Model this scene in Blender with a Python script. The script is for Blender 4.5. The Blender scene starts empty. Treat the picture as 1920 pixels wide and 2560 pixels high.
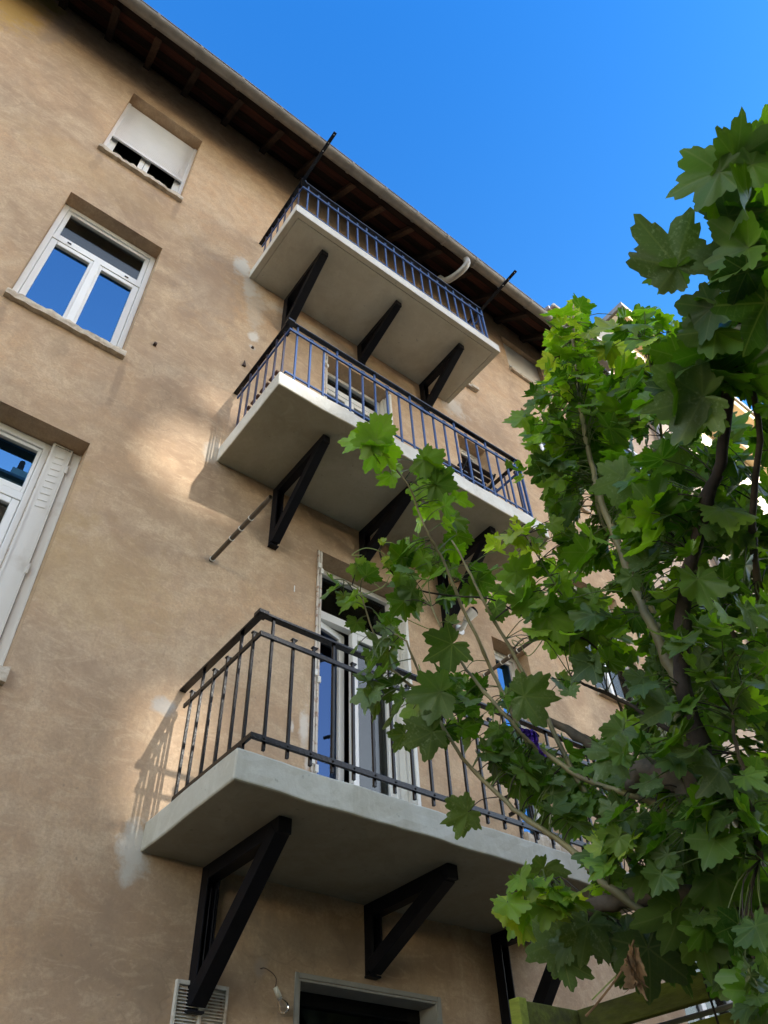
import bpy, math, random
from mathutils import Vector
random.seed(11)
SC = bpy.context.scene
COL = SC.collection
R_ = math.radians

# ------------------------------------------------------------------ camera
CAM = Vector((0.0, -3.778, 0.0))
CF = Vector((0.44737899, 0.53628174, 0.71571918))
CR = Vector((0.79099234, -0.61071677, -0.03682604))
CU = Vector((-0.41735257, -0.58260358, 0.69741659))
cd = bpy.data.cameras.new('camera'); cam = bpy.data.objects.new('camera', cd); COL.objects.link(cam)
from mathutils import Matrix
cam.matrix_world = Matrix(((CR.x, CU.x, -CF.x, CAM.x), (CR.y, CU.y, -CF.y, CAM.y), (CR.z, CU.z, -CF.z, CAM.z), (0, 0, 0, 1)))
cd.sensor_fit = 'HORIZONTAL'; cd.sensor_width = 36.0; cd.lens = 36.0 * 1926.87 / 1920.0
cd.clip_start = 0.05; cd.clip_end = 3000
SC.camera = cam

def at(u, v, t):                      # a point t metres from the eye
    d = CF + CR * ((u - 960) / 1926.87) + CU * ((1280 - v) / 1926.87)
    return CAM + d.normalized() * t

# ------------------------------------------------------------------ light
SUN = Vector((0.150, -0.857, 0.493)).normalized()
elev = math.asin(SUN.z); rot = math.atan2(SUN.x, SUN.y)
W = bpy.data.worlds.new('World'); SC.world = W; W.use_nodes = True
nt = W.node_tree; nt.nodes.clear()
sky = nt.nodes.new('ShaderNodeTexSky'); sky.sky_type = 'NISHITA'; sky.sun_disc = False
sky.sun_elevation = elev; sky.sun_rotation = rot
sky.air_density = 1.0; sky.dust_density = 0.35; sky.ozone_density = 2.2; sky.altitude = 200
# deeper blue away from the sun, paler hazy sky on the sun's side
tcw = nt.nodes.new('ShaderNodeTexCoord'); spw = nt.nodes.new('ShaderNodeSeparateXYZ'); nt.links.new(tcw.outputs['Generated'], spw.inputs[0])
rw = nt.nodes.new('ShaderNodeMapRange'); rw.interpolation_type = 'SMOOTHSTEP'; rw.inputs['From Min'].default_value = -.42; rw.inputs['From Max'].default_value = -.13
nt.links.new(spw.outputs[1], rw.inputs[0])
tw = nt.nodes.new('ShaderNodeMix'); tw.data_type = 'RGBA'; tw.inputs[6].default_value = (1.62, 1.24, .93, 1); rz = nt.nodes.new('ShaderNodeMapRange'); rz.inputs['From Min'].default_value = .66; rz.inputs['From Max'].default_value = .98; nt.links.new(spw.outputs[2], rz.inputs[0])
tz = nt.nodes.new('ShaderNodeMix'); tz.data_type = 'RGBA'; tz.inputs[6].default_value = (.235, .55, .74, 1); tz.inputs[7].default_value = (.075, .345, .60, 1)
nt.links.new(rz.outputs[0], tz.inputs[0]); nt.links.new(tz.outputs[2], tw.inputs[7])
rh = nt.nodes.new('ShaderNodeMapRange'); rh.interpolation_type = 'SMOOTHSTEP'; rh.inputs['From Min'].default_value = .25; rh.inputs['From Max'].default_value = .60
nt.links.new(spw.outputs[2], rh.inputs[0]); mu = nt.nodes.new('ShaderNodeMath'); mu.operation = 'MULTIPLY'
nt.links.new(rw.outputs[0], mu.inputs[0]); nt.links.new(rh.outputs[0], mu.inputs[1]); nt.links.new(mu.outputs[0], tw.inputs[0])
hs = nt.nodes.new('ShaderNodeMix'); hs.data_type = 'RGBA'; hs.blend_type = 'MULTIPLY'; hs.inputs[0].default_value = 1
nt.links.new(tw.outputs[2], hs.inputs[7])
bg = nt.nodes.new('ShaderNodeBackground'); bg.inputs['Strength'].default_value = 0.15
ow = nt.nodes.new('ShaderNodeOutputWorld')
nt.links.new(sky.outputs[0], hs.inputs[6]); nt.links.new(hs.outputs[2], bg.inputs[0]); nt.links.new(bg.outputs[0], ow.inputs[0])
sd = bpy.data.lights.new('sun', 'SUN'); sd.energy = 3.0; sd.angle = R_(0.8); sd.color = (1.0, 0.96, 0.90)
so = bpy.data.objects.new('sun', sd); COL.objects.link(so); so.rotation_euler = SUN.to_track_quat('Z', 'Y').to_euler()
SC.view_settings.view_transform = 'Standard'; SC.view_settings.look = 'None'
SC.view_settings.exposure = 2.32; SC.view_settings.gamma = 1.0
SC.cycles.max_bounces = 8; SC.cycles.diffuse_bounces = 4; SC.cycles.transparent_max_bounces = 12
SC.cycles.caustics_reflective = False; SC.cycles.caustics_refractive = False

# ------------------------------------------------------------------ materials
MATS = {}
class NB:
    def __init__(s, name):
        s.m = bpy.data.materials.new(name); s.m.use_nodes = True; s.t = s.m.node_tree; s.t.nodes.clear()
        s.out = s.t.nodes.new('ShaderNodeOutputMaterial'); s.tc = s.t.nodes.new('ShaderNodeTexCoord')
        s.geo = s.t.nodes.new('ShaderNodeNewGeometry')
        MATS[name] = s.m
    def n(s, k, **kw):
        o = s.t.nodes.new(k)
        for a, b in kw.items(): setattr(o, a, b)
        return o
    def l(s, a, b): s.t.links.new(a, b)
    def pos(s, scale=(1, 1, 1)):
        m = s.n('ShaderNodeMapping'); m.inputs['Scale'].default_value = scale
        s.l(s.geo.outputs['Position'], m.inputs['Vector']); return m.outputs[0]
    def noise(s, scale, detail=5, rough=.55, vec=None, dist=0.0, sc=(1, 1, 1)):
        o = s.n('ShaderNodeTexNoise'); o.inputs['Scale'].default_value = scale; o.inputs['Detail'].default_value = detail
        o.inputs['Roughness'].default_value = rough; o.inputs['Distortion'].default_value = dist
        s.l(vec or s.pos(sc), o.inputs['Vector']); return o.outputs['Fac']
    def ramp(s, fac, a, b, ca=(0, 0, 0, 1), cb=(1, 1, 1, 1), interp='LINEAR'):
        o = s.n('ShaderNodeValToRGB'); e = o.color_ramp.elements; o.color_ramp.interpolation = interp
        e[0].position = a; e[0].color = ca; e[1].position = b; e[1].color = cb
        s.l(fac, o.inputs[0]); return o.outputs[0]
    def mix(s, f, a, b, mode='MIX'):
        o = s.n('ShaderNodeMix', data_type='RGBA', blend_type=mode)
        if isinstance(f, (int, float)): o.inputs[0].default_value = f
        else: s.l(f, o.inputs[0])
        for i, c in ((6, a), (7, b)):
            if isinstance(c, tuple): o.inputs[i].default_value = (c[0], c[1], c[2], 1)
            else: s.l(c, o.inputs[i])
        return o.outputs[2]
    def math(s, op, a, b=None, c=None):
        o = s.n('ShaderNodeMath', operation=op)
        for i, x in enumerate((a, b, c)):
            if x is None: continue
            if isinstance(x, (int, float)): o.inputs[i].default_value = x
            else: s.l(x, o.inputs[i])
        return o.outputs[0]
    def bump(s, h, strength=.3, dist=.01, prev=None):
        o = s.n('ShaderNodeBump'); o.inputs['Strength'].default_value = strength; o.inputs['Distance'].default_value = dist
        s.l(h, o.inputs['Height'])
        if prev: s.l(prev, o.inputs['Normal'])
        return o.outputs[0]
    def pbr(s, col, rough=.8, metal=0, normal=None, spec=.5):
        p = s.n('ShaderNodeBsdfPrincipled')
        if isinstance(col, tuple): p.inputs['Base Color'].default_value = (col[0], col[1], col[2], 1)
        else: s.l(col, p.inputs['Base Color'])
        if isinstance(rough, (int, float)): p.inputs['Roughness'].default_value = rough
        else: s.l(rough, p.inputs['Roughness'])
        p.inputs['Metallic'].default_value = metal; p.inputs['Specular IOR Level'].default_value = spec
        if normal: s.l(normal, p.inputs['Normal'])
        return p.outputs[0]
    def done(s, sh): s.l(sh, s.out.inputs['Surface']); return s.m

def blob(b, cx, cz, rx, rz, wob=.4, soft=.7):
    """irregular patch of its own shape on a wall around (cx, cz) in metres"""
    sep = b.n('ShaderNodeSeparateXYZ'); b.l(b.geo.outputs['Position'], sep.inputs[0])
    dx = b.math('DIVIDE', b.math('SUBTRACT', sep.outputs[0], cx), rx)
    dz = b.math('DIVIDE', b.math('SUBTRACT', sep.outputs[2], cz), rz)
    r = b.math('SQRT', b.math('ADD', b.math('MULTIPLY', dx, dx), b.math('MULTIPLY', dz, dz)))
    r = b.math('ADD', r, b.math('MULTIPLY', b.math('SUBTRACT', b.wn, .5), wob * 8))
    mr = b.n('ShaderNodeMapRange'); mr.inputs['From Min'].default_value = 1 + soft / 2; mr.inputs['From Max'].default_value = 1 - soft / 2
    b.l(r, mr.inputs[0]); return mr.outputs[0]

def stucco(name, base, dark, light, patches=True):
    b = NB(name)
    b.wn = b.noise(7.0, 7, .68)
    n1 = b.noise(.55, 4, .55, dist=.6); n2 = b.noise(1.9, 6, .62, dist=1.2); n3 = b.noise(9, 6, .7, dist=.8)
    n4 = b.noise(1.3, 5, .6, sc=(1, 1, .35)); fine = b.noise(60, 4, .7); n6 = b.noise(3.2, 5, .65, dist=2.0)
    c = b.mix(b.ramp(n1, .38, .62), base, dark)
    c = b.mix(b.ramp(n2, .40, .72), c, light)
    c = b.mix(b.math('MULTIPLY', b.ramp(n3, .42, .62), .40), c, dark)
    c = b.mix(b.math('MULTIPLY', b.ramp(n4, .50, .70), .38), c, (.33, .255, .19))
    c = b.mix(b.math('MULTIPLY', b.ramp(n6, .56, .70), .30), c, (.46, .32, .17))
    # thin trowel streaks
    s = b.noise(4.5, 6, .75, sc=(1, 1, 2.6), dist=1.5)
    c = b.mix(b.math('MULTIPLY', b.ramp(s, .52, .60), .38), c, light)
    s2 = b.noise(7, 7, .78, sc=(1.8, 1, .7), dist=2.2)
    c = b.mix(b.math('MULTIPLY', b.ramp(s2, .55, .63), .30), c, dark)
    vo = b.n('ShaderNodeTexVoronoi', feature='DISTANCE_TO_EDGE'); vo.inputs['Scale'].default_value = .62
    dn = b.n('ShaderNodeTexNoise'); dn.inputs['Scale'].default_value = 2.4; dn.inputs['Detail'].default_value = 7; b.l(b.pos(), dn.inputs['Vector'])
    va = b.n('ShaderNodeVectorMath', operation='MULTIPLY_ADD'); b.l(dn.outputs['Color'], va.inputs[0]); va.inputs[1].default_value = (.9, .9, .9); b.l(b.pos(), va.inputs[2]); b.l(va.outputs[0], vo.inputs['Vector'])
    crack = b.math('MULTIPLY', b.ramp(vo.outputs['Distance'], .0, .006, (1, 1, 1, 1), (0, 0, 0, 1)), b.math('MULTIPLY', b.ramp(n1, .50, .56), .30))
    c = b.mix(crack, c, (.16, .12, .09))
    pit = b.noise(34, 2, .4); c = b.mix(b.math('MULTIPLY', b.ramp(pit, .72, .76), .5), c, (.22, .17, .13))
    c = b.mix(b.math('MULTIPLY', b.ramp(fine, .40, .64), .45), c, dark)
    if patches:
        cem = (.60, .57, .50)
        for (x, z, rx, rz, col, k) in ((1.38, 7.70, .10, .17, cem, .85), (1.50, 7.44, .07, .20, cem, .55), (1.43, 1.60, .07, .13, cem, .9), (1.45, 4.70, .07, .15, cem, .5),
                (4.33, 7.58, .20, .16, cem, .6), (1.63, 6.565, .055, .075, (.66, .62, .55), .9), (1.63, 6.37, .03, .03, (.6, .56, .5), .8), (2.0, 6.05, .03, .03, (.6, .52, .42), .8),
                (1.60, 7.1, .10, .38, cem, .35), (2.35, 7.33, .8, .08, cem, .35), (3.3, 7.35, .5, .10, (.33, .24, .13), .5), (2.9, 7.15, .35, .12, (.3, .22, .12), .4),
                (2.385, 2.60, .035, .13, (.75, .70, .62), .75), (2.42, 2.36, .022, .05, (.75, .70, .62), .7), (2.30, 2.58, .012, .04, (.75, .70, .62), .7),
                (1.44, 2.43, .07, .05, (.45, .42, .38), .8), (1.575, 3.62, .05, .035, (.30, .24, .18), .7), (2.19, 1.19, .035, .035, (.42, .33, .26), .8),
                (-1.75, 10.25, .30, .75, (.55, .36, .12), .8), (-1.55, 10.78, .18, .14, (.30, .24, .07), .8), (-1.30, 10.2, .10, .45, (.30, .25, .23), .45),
                (.60, 4.95, .03, .28, (.24, .17, .12), .45), (-.30, 4.9, .035, .35, (.24, .17, .12), .4), (.15, 5.0, .05, .18, (.28, .20, .13), .3), (.56, 8.0, .03, .22, (.24, .17, .12), .4), (-.28, 7.95, .04, .25, (.24, .17, .12), .4), (.56, 2.0, .03, .3, (.24, .17, .12), .4), (2.5, 1.38, .5, .10, (.26, .2, .15), .4), (2.0, 1.45, .2, .12, (.24, .19, .15), .5), (2.6, 4.48, .6, .08, (.22, .16, .11), .5), (.25, 3.5, .4, .5, (.45, .30, .14), .35), (.8, 3.1, .5, .35, (.45, .31, .15), .3), (-.2, 7.7, .8, .3, (.46, .31, .16), .3), (1.1, 6.9, .3, .6, (.30, .24, .20), .35)):  # dark blobs under the slabs mix stain with shade put into the colour
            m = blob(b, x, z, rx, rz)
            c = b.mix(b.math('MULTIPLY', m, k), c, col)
    nb = b.bump(b.noise(26, 6, .65), .35, .012)
    nb = b.bump(b.noise(2.2, 3, .5), .5, .03, nb)
    nb = b.bump(fine, .25, .004, nb)
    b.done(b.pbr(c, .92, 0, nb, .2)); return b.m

def plain(name, col, rough=.6, metal=0, var=.15, scale=8, bump=.0, bscale=30, spec=.5, col2=None, lo=.4, hi=.65):
    b = NB(name)
    n = b.noise(scale, 5, .6)
    c2 = col2 or tuple(max(0, x * (1 - var * 2)) for x in col)
    c = b.mix(b.ramp(n, lo, hi), col, c2)
    nb = b.bump(b.noise(bscale, 4, .6), bump, .006) if bump else None
    b.done(b.pbr(c, rough, metal, nb, spec)); return b.m

def slabmat(name, col, k=.5, rough=.75):
    b = NB(name)
    n = b.noise(1.7, 5, .6, dist=.5); n2 = b.noise(7, 6, .7, dist=1.2); st = b.noise(6, 5, .7, sc=(1.4, 1.4, .12)); g = b.noise(42, 4, .7)
    d = tuple(x * y for x, y in zip(col, (.80, .77, .72))); l = tuple(min(.85, x * 1.12) for x in col)
    c = b.mix(b.ramp(n, .36, .64), col, d)
    c = b.mix(b.math('MULTIPLY', b.ramp(n2, .50, .62), k), c, l)
    c = b.mix(b.math('MULTIPLY', b.ramp(st, .54, .68), k * .7), c, tuple(x * y for x, y in zip(col, (.62, .58, .50))))
    c = b.mix(b.math('MULTIPLY', b.ramp(g, .42, .62), .22), c, d)
    c = b.mix(b.math('MULTIPLY', b.ramp(b.noise(23, 3, .5), .70, .74), .6), c, tuple(x * .5 for x in col))
    nb = b.bump(b.noise(8, 5, .6), .4, .01); nb = b.bump(g, .3, .003, nb)
    b.done(b.pbr(c, rough, 0, nb, .3)); return b.m

def wood(name, c1, c2, sc=(3, 14, 3), rough=.85):
    b = NB(name)
    n = b.noise(2.2, 6, .65, sc=sc, dist=.4); g = b.noise(14, 5, .7, sc=sc)
    c = b.mix(b.ramp(n, .38, .66), c1, c2)
    c = b.mix(b.math('MULTIPLY', b.ramp(g, .45, .6), .4), c, tuple(x * .4 for x in c1))
    b.done(b.pbr(c, rough, 0, b.bump(g, .5, .006), .12)); return b.m

def glossypane(name, tint=(.9, .95, 1), refl=.42, through=.55):
    b = NB(name)
    g = b.n('ShaderNodeBsdfGlossy'); g.inputs['Roughness'].default_value = .004; g.inputs['Color'].default_value = (*tint, 1)
    w = b.noise(1.6, 2, .4); nb = b.bump(w, .04, .02); b.l(nb, g.inputs['Normal'])
    t = b.n('ShaderNodeBsdfTransparent'); t.inputs['Color'].default_value = (through, through * 1.02, through, 1)
    fr = b.n('ShaderNodeFresnel'); fr.inputs['IOR'].default_value = 1.6
    f = b.math('MINIMUM', b.math('MULTIPLY_ADD', fr.outputs[0], 1.0, refl), .95)
    mx = b.n('ShaderNodeMixShader'); b.l(f, mx.inputs[0]); b.l(t.outputs[0], mx.inputs[1]); b.l(g.outputs[0], mx.inputs[2])
    b.done(mx.outputs[0]); return b.m

stucco('stucco', (.60, .40, .24), (.36, .25, .165), (.66, .50, .335))
stucco('stucco_next', (.50, .38, .29), (.42, .33, .25), (.55, .45, .36), False)
plain('cream', (.68, .60, .47), .9, var=.06, scale=2, bump=.2)
plain('ochre', (.55, .42, .24), .9, var=.1, scale=3, bump=.2)
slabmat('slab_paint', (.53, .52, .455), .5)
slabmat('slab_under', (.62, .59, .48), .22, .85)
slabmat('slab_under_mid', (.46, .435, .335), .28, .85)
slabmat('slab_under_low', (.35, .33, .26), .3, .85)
slabmat('slab_white', (.72, .71, .655), .4, .6)
plain('black_paint', (.006, .006, .007), .26, var=.2, scale=20, bump=.25, bscale=70, spec=.28)
plain('bracket_black', (.006, .006, .009), .5, var=.2, scale=12, bump=.1, bscale=40, spec=.15)
plain('blue_paint', (.026, .075, .22), .4, var=.12, scale=20, bump=.15, bscale=80, spec=.3)
plain('white_pvc', (.84, .84, .82), .35, var=.03, scale=3, spec=.5)
plain('shutter_white', (.86, .86, .87), .45, var=.03, scale=3, spec=.5)
plain('old_white', (.74, .72, .67), .55, var=.05, scale=5, bump=.15, spec=.4, col2=(.55, .50, .42), lo=.55, hi=.8)
plain('rusty_white', (.66, .60, .52), .7, scale=22, col2=(.33, .17, .09), lo=.52, hi=.66, bump=.3)
plain('stone_sill', (.42, .34, .25), .95, scale=16, col2=(.62, .54, .43), lo=.38, hi=.6, bump=.9, bscale=22)
plain('zinc', (.25, .235, .21), .55, metal=.25, var=.12, scale=7, bump=.1, spec=.5)
plain('zinc_new', (.36, .35, .32), .5, metal=.3, var=.1, scale=14, bump=.2)
wood('rafter_wood', (.055, .038, .029), (.028, .02, .017), (3, 3, 3))
wood('rafter_warm', (.10, .06, .038), (.05, .032, .025), (3, 3, 3))
wood('soffit_wood', (.030, .020, .015), (.012, .009, .008), (.9, 12, 12))
wood('soffit_red', (.090, .034, .024), (.034, .018, .015), (.9, 12, 12))
wood('mossy_wood', (.15, .165, .025), (.075, .07, .028), (4, 1, 4))
wood('mossy_bright', (.30, .35, .05), (.17, .18, .04), (4, 1, 4))
wood('slat_wood', (.16, .085, .055), (.10, .055, .04), (3, 1, 3))
wood('interior_wood', (.30, .14, .05), (.2, .09, .04), (3, 3, 1))
plain('bark', (.14, .105, .075), .9, scale=14, bump=.7, bscale=30, var=.25)
plain('bark_dark', (.055, .04, .032), .9, scale=14, bump=.7, bscale=30, var=.25)
plain('stem_golden', (.26, .22, .105), .6, scale=9, bump=.2, var=.2, col2=(.15, .125, .065))
plain('petiole', (.13, .17, .05), .6, var=.2)
plain('tendril', (.30, .38, .10), .5, var=.1)
plain('interior', (.17, .17, .155), .95, var=.1)
plain('blind_grey', (.38, .39, .37), .9, var=.05, scale=2)
plain('curtain_pink', (.62, .56, .56), .9, var=.03, scale=2)
plain('curtain_white', (.8, .79, .75), .9, var=.03, scale=2)
plain('rust', (.085, .05, .035), .85, var=.3, scale=40, bump=.5)
plain('roof_tile', (.22, .10, .06), .9, var=.3, scale=6, bump=.5)
plain('paving', (.13, .115, .085), .95, var=.12, scale=.7, bump=.4, bscale=12)
plain('white_mark', (.75, .74, .70), .8, var=.02)
plain('vent_paint', (.60, .57, .50), .6, scale=18, col2=(.42, .31, .22), lo=.5, hi=.7, bump=.2)
plain('grey_render', (.33, .32, .29), .9, var=.1, scale=5, bump=.5, bscale=16)
plain('purple_cloth', (.13, .05, .50), .7, var=.3, scale=30, spec=.2)
plain('dead_leaf', (.27, .155, .075), .8, var=.3, scale=30)
plain('lamp_socket', (.66, .62, .50), .5, var=.03)
plain('hedge', (.020, .032, .012), .9, scale=9, var=.3)  # dark green of the added light blocker behind the viewer
plain('rail_side_shaded', (.030, .030, .060), .45, var=.3, scale=30, spec=.25, col2=(.06, .035, .03), lo=.5, hi=.7)  # shade of the blue side bars put into the colour, plus rusty tint
plain('chrome', (.35, .35, .34), .3, metal=.7, var=.1)
glossypane('glass_sky_tint', (.06, .20, .46), refl=.36)  # reflected sky blue put into the reflection tint
glossypane('glass_soft', (.4, .42, .42), refl=.03, through=.88)
glossypane('glass_door', (.10, .17, .34), refl=.26)  # weaker sky blue of the reflection put into the tint
glossypane('glass_mid', (.35, .38, .36), refl=.10)
b = NB('bulb_glass'); g = b.n('ShaderNodeBsdfGlass'); g.inputs['Roughness'].default_value = .02; g.inputs['IOR'].default_value = 1.3; b.done(g.outputs[0])
b = NB('sun_dimming_glass'); t = b.n('ShaderNodeBsdfTransparent')
b.l(b.ramp(b.noise(1.1, 4, .6), .34, .66, (.14, .14, .14, 1), (.46, .46, .45, 1)), t.inputs['Color']); b.done(t.outputs[0])  # added to dim and mottle the sun through the blocker's openings

def leafmat(name, trans=.45):
    b = NB(name)
    at_ = b.n('ShaderNodeAttribute', attribute_name='leafcol'); uv = b.n('ShaderNodeUVMap', uv_map='uv')
    sep = b.n('ShaderNodeSeparateXYZ'); b.l(uv.outputs[0], sep.inputs[0])
    # veins: rays fanning from the petiole, uv = leaf plane coords
    ang = b.math('ARCTAN2', sep.outputs[0], sep.outputs[1])
    k = b.math('DIVIDE', ang, R_(52)); fr = b.math('ABSOLUTE', b.math('SUBTRACT', k, b.math('ROUND', k)))
    rad = b.math('SQRT', b.math('ADD', b.math('MULTIPLY', sep.outputs[0], sep.outputs[0]), b.math('MULTIPLY', sep.outputs[1], sep.outputs[1])))
    dist = b.math('MULTIPLY', fr, rad)
    v1 = b.ramp(dist, .012, .022, (1, 1, 1, 1), (0, 0, 0, 1))
    # side veins
    w = b.math('SINE', b.math('MULTIPLY', b.math('SUBTRACT', rad, b.math('MULTIPLY', dist, .9)), 46))
    v2 = b.math('MULTIPLY', b.ramp(w, .80, .98), .28)
    vein = b.math('MAXIMUM', v1, v2)
    n = b.noise(28, 4, .6); n2 = b.noise(110, 3, .6)
    c = b.mix(b.math('MULTIPLY', b.ramp(n, .35, .7), .45), at_.outputs['Color'], b.mix(1.0, at_.outputs['Color'], (.55, .62, .55), 'MULTIPLY'))
    c = b.mix(b.math('MULTIPLY', vein, .36), c, (.22, .27, .10))
    # mildew
    mil = b.math('MULTIPLY', b.math('MULTIPLY', b.ramp(n2, .50, .72), b.ramp(n, .45, .65)), at_.outputs['Alpha'])
    c = b.mix(mil, c, (.36, .42, .34))
    # paler underside
    c = b.mix(b.math('MULTIPLY', b.geo.outputs['Backfacing'], .30), c, (.17, .21, .11))
    nb = b.bump(vein, -.35, .004)
    p = b.n('ShaderNodeBsdfPrincipled'); b.l(c, p.inputs['Base Color']); p.inputs['Roughness'].default_value = .40; p.inputs['Specular IOR Level'].default_value = .30
    b.l(nb, p.inputs['Normal'])
    tr = b.n('ShaderNodeBsdfTranslucent'); b.l(b.mix(1.0, c, (1.7, 1.9, .35), 'MULTIPLY'), tr.inputs['Color'])
    mx = b.n('ShaderNodeMixShader'); mx.inputs[0].default_value = trans
    b.l(p.outputs[0], mx.inputs[1]); b.l(tr.outputs[0], mx.inputs[2]); b.done(mx.outputs[0]); return b.m
leafmat('leaf')

# ------------------------------------------------------------------ mesh helpers
ORG = {}
def link(o, parent=None):
    COL.objects.link(o)
    if parent: o.parent = parent
    return o
def tag(o, label=None, cat=None, group=None, kind=None):
    if label: o['label'] = label
    if cat: o['category'] = cat
    if group: o['group'] = group
    if kind: o['kind'] = kind
    return o
def thing(name, label, cat, loc, group=None):
    o = bpy.data.objects.new(name, None); o.empty_display_size = .1; link(o); o.location = loc
    ORG[o] = Vector(loc); return tag(o, label, cat, group)
def org(p): return ORG.get(p, Vector((0, 0, 0)))

class MB:
    def __init__(s): s.v = []; s.f = []; s.mi = []; s.cur = 0
    def quad(s, *p):
        i = len(s.v); s.v += [tuple(q) for q in p]; s.f.append(tuple(range(i, i + len(p)))); s.mi.append(s.cur)
    def box(s, a, b):
        x0, y0, z0 = [min(p, q) for p, q in zip(a, b)]; x1, y1, z1 = [max(p, q) for p, q in zip(a, b)]
        s.hexa([(x0, y0, z0), (x1, y0, z0), (x1, y1, z0), (x0, y1, z0), (x0, y0, z1), (x1, y0, z1), (x1, y1, z1), (x0, y1, z1)])
        return s
    def hexa(s, p):
        i = len(s.v); s.v += [tuple(q) for q in p]
        for f in ((0, 3, 2, 1), (4, 5, 6, 7), (0, 1, 5, 4), (1, 2, 6, 5), (2, 3, 7, 6), (3, 0, 4, 7)):
            s.f.append(tuple(i + k for k in f)); s.mi.append(s.cur)
    def beam(s, p, q, w, h, up=(0, 0, 1)):
        p = Vector(p); q = Vector(q); d = (q - p).normalized(); up = Vector(up)
        sd_ = d.cross(up).normalized(); u = sd_.cross(d).normalized()
        a = sd_ * w / 2; c = u * h / 2
        s.hexa([p - a - c, p + a - c, q + a - c, q - a - c, p - a + c, p + a + c, q + a + c, q - a + c]); return s
    def tube(s, pts, r, n=8, cap=True):
        pts = [Vector(p) for p in pts]; rs = r if isinstance(r, (list, tuple)) else [r] * len(pts)
        base = len(s.v); prev = None
        for i, p in enumerate(pts):
            d = (pts[min(i + 1, len(pts) - 1)] - pts[max(i - 1, 0)]).normalized()
            ref = prev if prev is not None else (Vector((0, 0, 1)) if abs(d.z) < .9 else Vector((1, 0, 0)))
            a = d.cross(ref).normalized(); c = a.cross(d).normalized(); prev = c
            for k in range(n):
                t = 2 * math.pi * k / n; s.v.append(tuple(p + (a * math.cos(t) + c * math.sin(t)) * rs[i]))
        for i in range(len(pts) - 1):
            for k in range(n):
                a0 = base + i * n + k; a1 = base + i * n + (k + 1) % n
                s.f.append((a0, a1, a1 + n, a0 + n)); s.mi.append(s.cur)
        if cap:
            s.f.append(tuple(base + k for k in range(n))[::-1]); s.mi.append(s.cur)
            s.f.append(tuple(base + (len(pts) - 1) * n + k for k in range(n))); s.mi.append(s.cur)
        return s
    def build(s, name, mat, parent=None, smooth=False, bevel=0, seg=2):
        o0 = org(parent) if parent else Vector((0, 0, 0))
        me = bpy.data.meshes.new(name); me.from_pydata([tuple(Vector(v) - o0) for v in s.v], [], s.f)
        for m in (mat if isinstance(mat, (list, tuple)) else [mat]): me.materials.append(MATS[m])
        me.polygons.foreach_set('material_index', s.mi); me.validate(); me.update()
        if smooth: me.polygons.foreach_set('use_smooth', [True] * len(me.polygons))
        o = bpy.data.objects.new(name, me); link(o, parent); ORG[o] = o0
        if bevel:
            m = o.modifiers.new('bevel', 'BEVEL'); m.width = bevel; m.segments = seg; m.limit_method = 'ANGLE'
        return o

def catmull(pts, k=5):
    pts = [Vector(p) for p in pts]
    if len(pts) < 3: return pts
    P = [pts[0] * 2 - pts[1]] + pts + [pts[-1] * 2 - pts[-2]]; out = []
    for i in range(1, len(P) - 2):
        for j in range(k):
            t = j / k; a, b_, c, d = P[i - 1:i + 3]
            out.append(.5 * ((2 * b_) + (c - a) * t + (2 * a - 5 * b_ + 4 * c - d) * t * t + (3 * b_ - a - 3 * c + d) * t ** 3))
    out.append(pts[-1]); return out

def rough_box(name, x0, x1, y0, y1, z0, z1, mat, parent, amp=.004, tilt=0, nx=36, ny=10, nz=3, bev=.012, under=None):
    """box with a gently uneven surface, tilted along x; material 1 below"""
    rnd = random.Random(hash((round(x0, 3), round(z0, 3))) % 9999)
    m = MB(); idx = {}
    def vid(i, j, k):
        key = (i, j, k)
        if key not in idx:
            fx, fy, fz = i / nx, j / ny, k / nz
            x = x0 + (x1 - x0) * fx; y = y0 + (y1 - y0) * fy; z = z0 + (z1 - z0) * fz + tilt * (x - 1.4)
            ph = math.sin(x * 5.1 + z) * .5 + math.sin(x * 12.7 + y * 7) * .35 + rnd.uniform(-.5, .5)
            if k in (0, nz): z += amp * ph
            if j == 0: y += amp * (math.sin(x * 7.3 + z * 11) * .6 + rnd.uniform(-.5, .5))
            idx[key] = len(m.v); m.v.append((x, y, z))
        return idx[key]
    for i in range(nx):
        for j in range(ny):
            m.f.append((vid(i, j, 0), vid(i, j + 1, 0), vid(i + 1, j + 1, 0), vid(i + 1, j, 0))); m.mi.append(1 if under else 0)
            m.f.append((vid(i, j, nz), vid(i + 1, j, nz), vid(i + 1, j + 1, nz), vid(i, j + 1, nz))); m.mi.append(0)
        for k in range(nz):
            m.f.append((vid(i, 0, k), vid(i + 1, 0, k), vid(i + 1, 0, k + 1), vid(i, 0, k + 1))); m.mi.append(0)
            m.f.append((vid(i, ny, k), vid(i, ny, k + 1), vid(i + 1, ny, k + 1), vid(i + 1, ny, k))); m.mi.append(0)
    for j in range(ny):
        for k in range(nz):
            m.f.append((vid(0, j, k), vid(0, j, k + 1), vid(0, j + 1, k + 1), vid(0, j + 1, k))); m.mi.append(0)
            m.f.append((vid(nx, j, k), vid(nx, j + 1, k), vid(nx, j + 1, k + 1), vid(nx, j, k + 1))); m.mi.append(0)
    return m.build(name, [mat, under] if under else mat, parent, bevel=bev, seg=3)

def copy_at(o, parent, off, name=None):
    c = o.copy(); COL.objects.link(c); c.parent = parent; c.location = Vector(o.location) + Vector(off); return c

# ------------------------------------------------------------------ setting
GZ = -1.5
g = MB(); g.quad((-900, -900, GZ), (900, -900, GZ), (900, 900, GZ), (-900, 900, GZ)); tag(g.build('ground', 'paving'), kind='structure')

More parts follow.
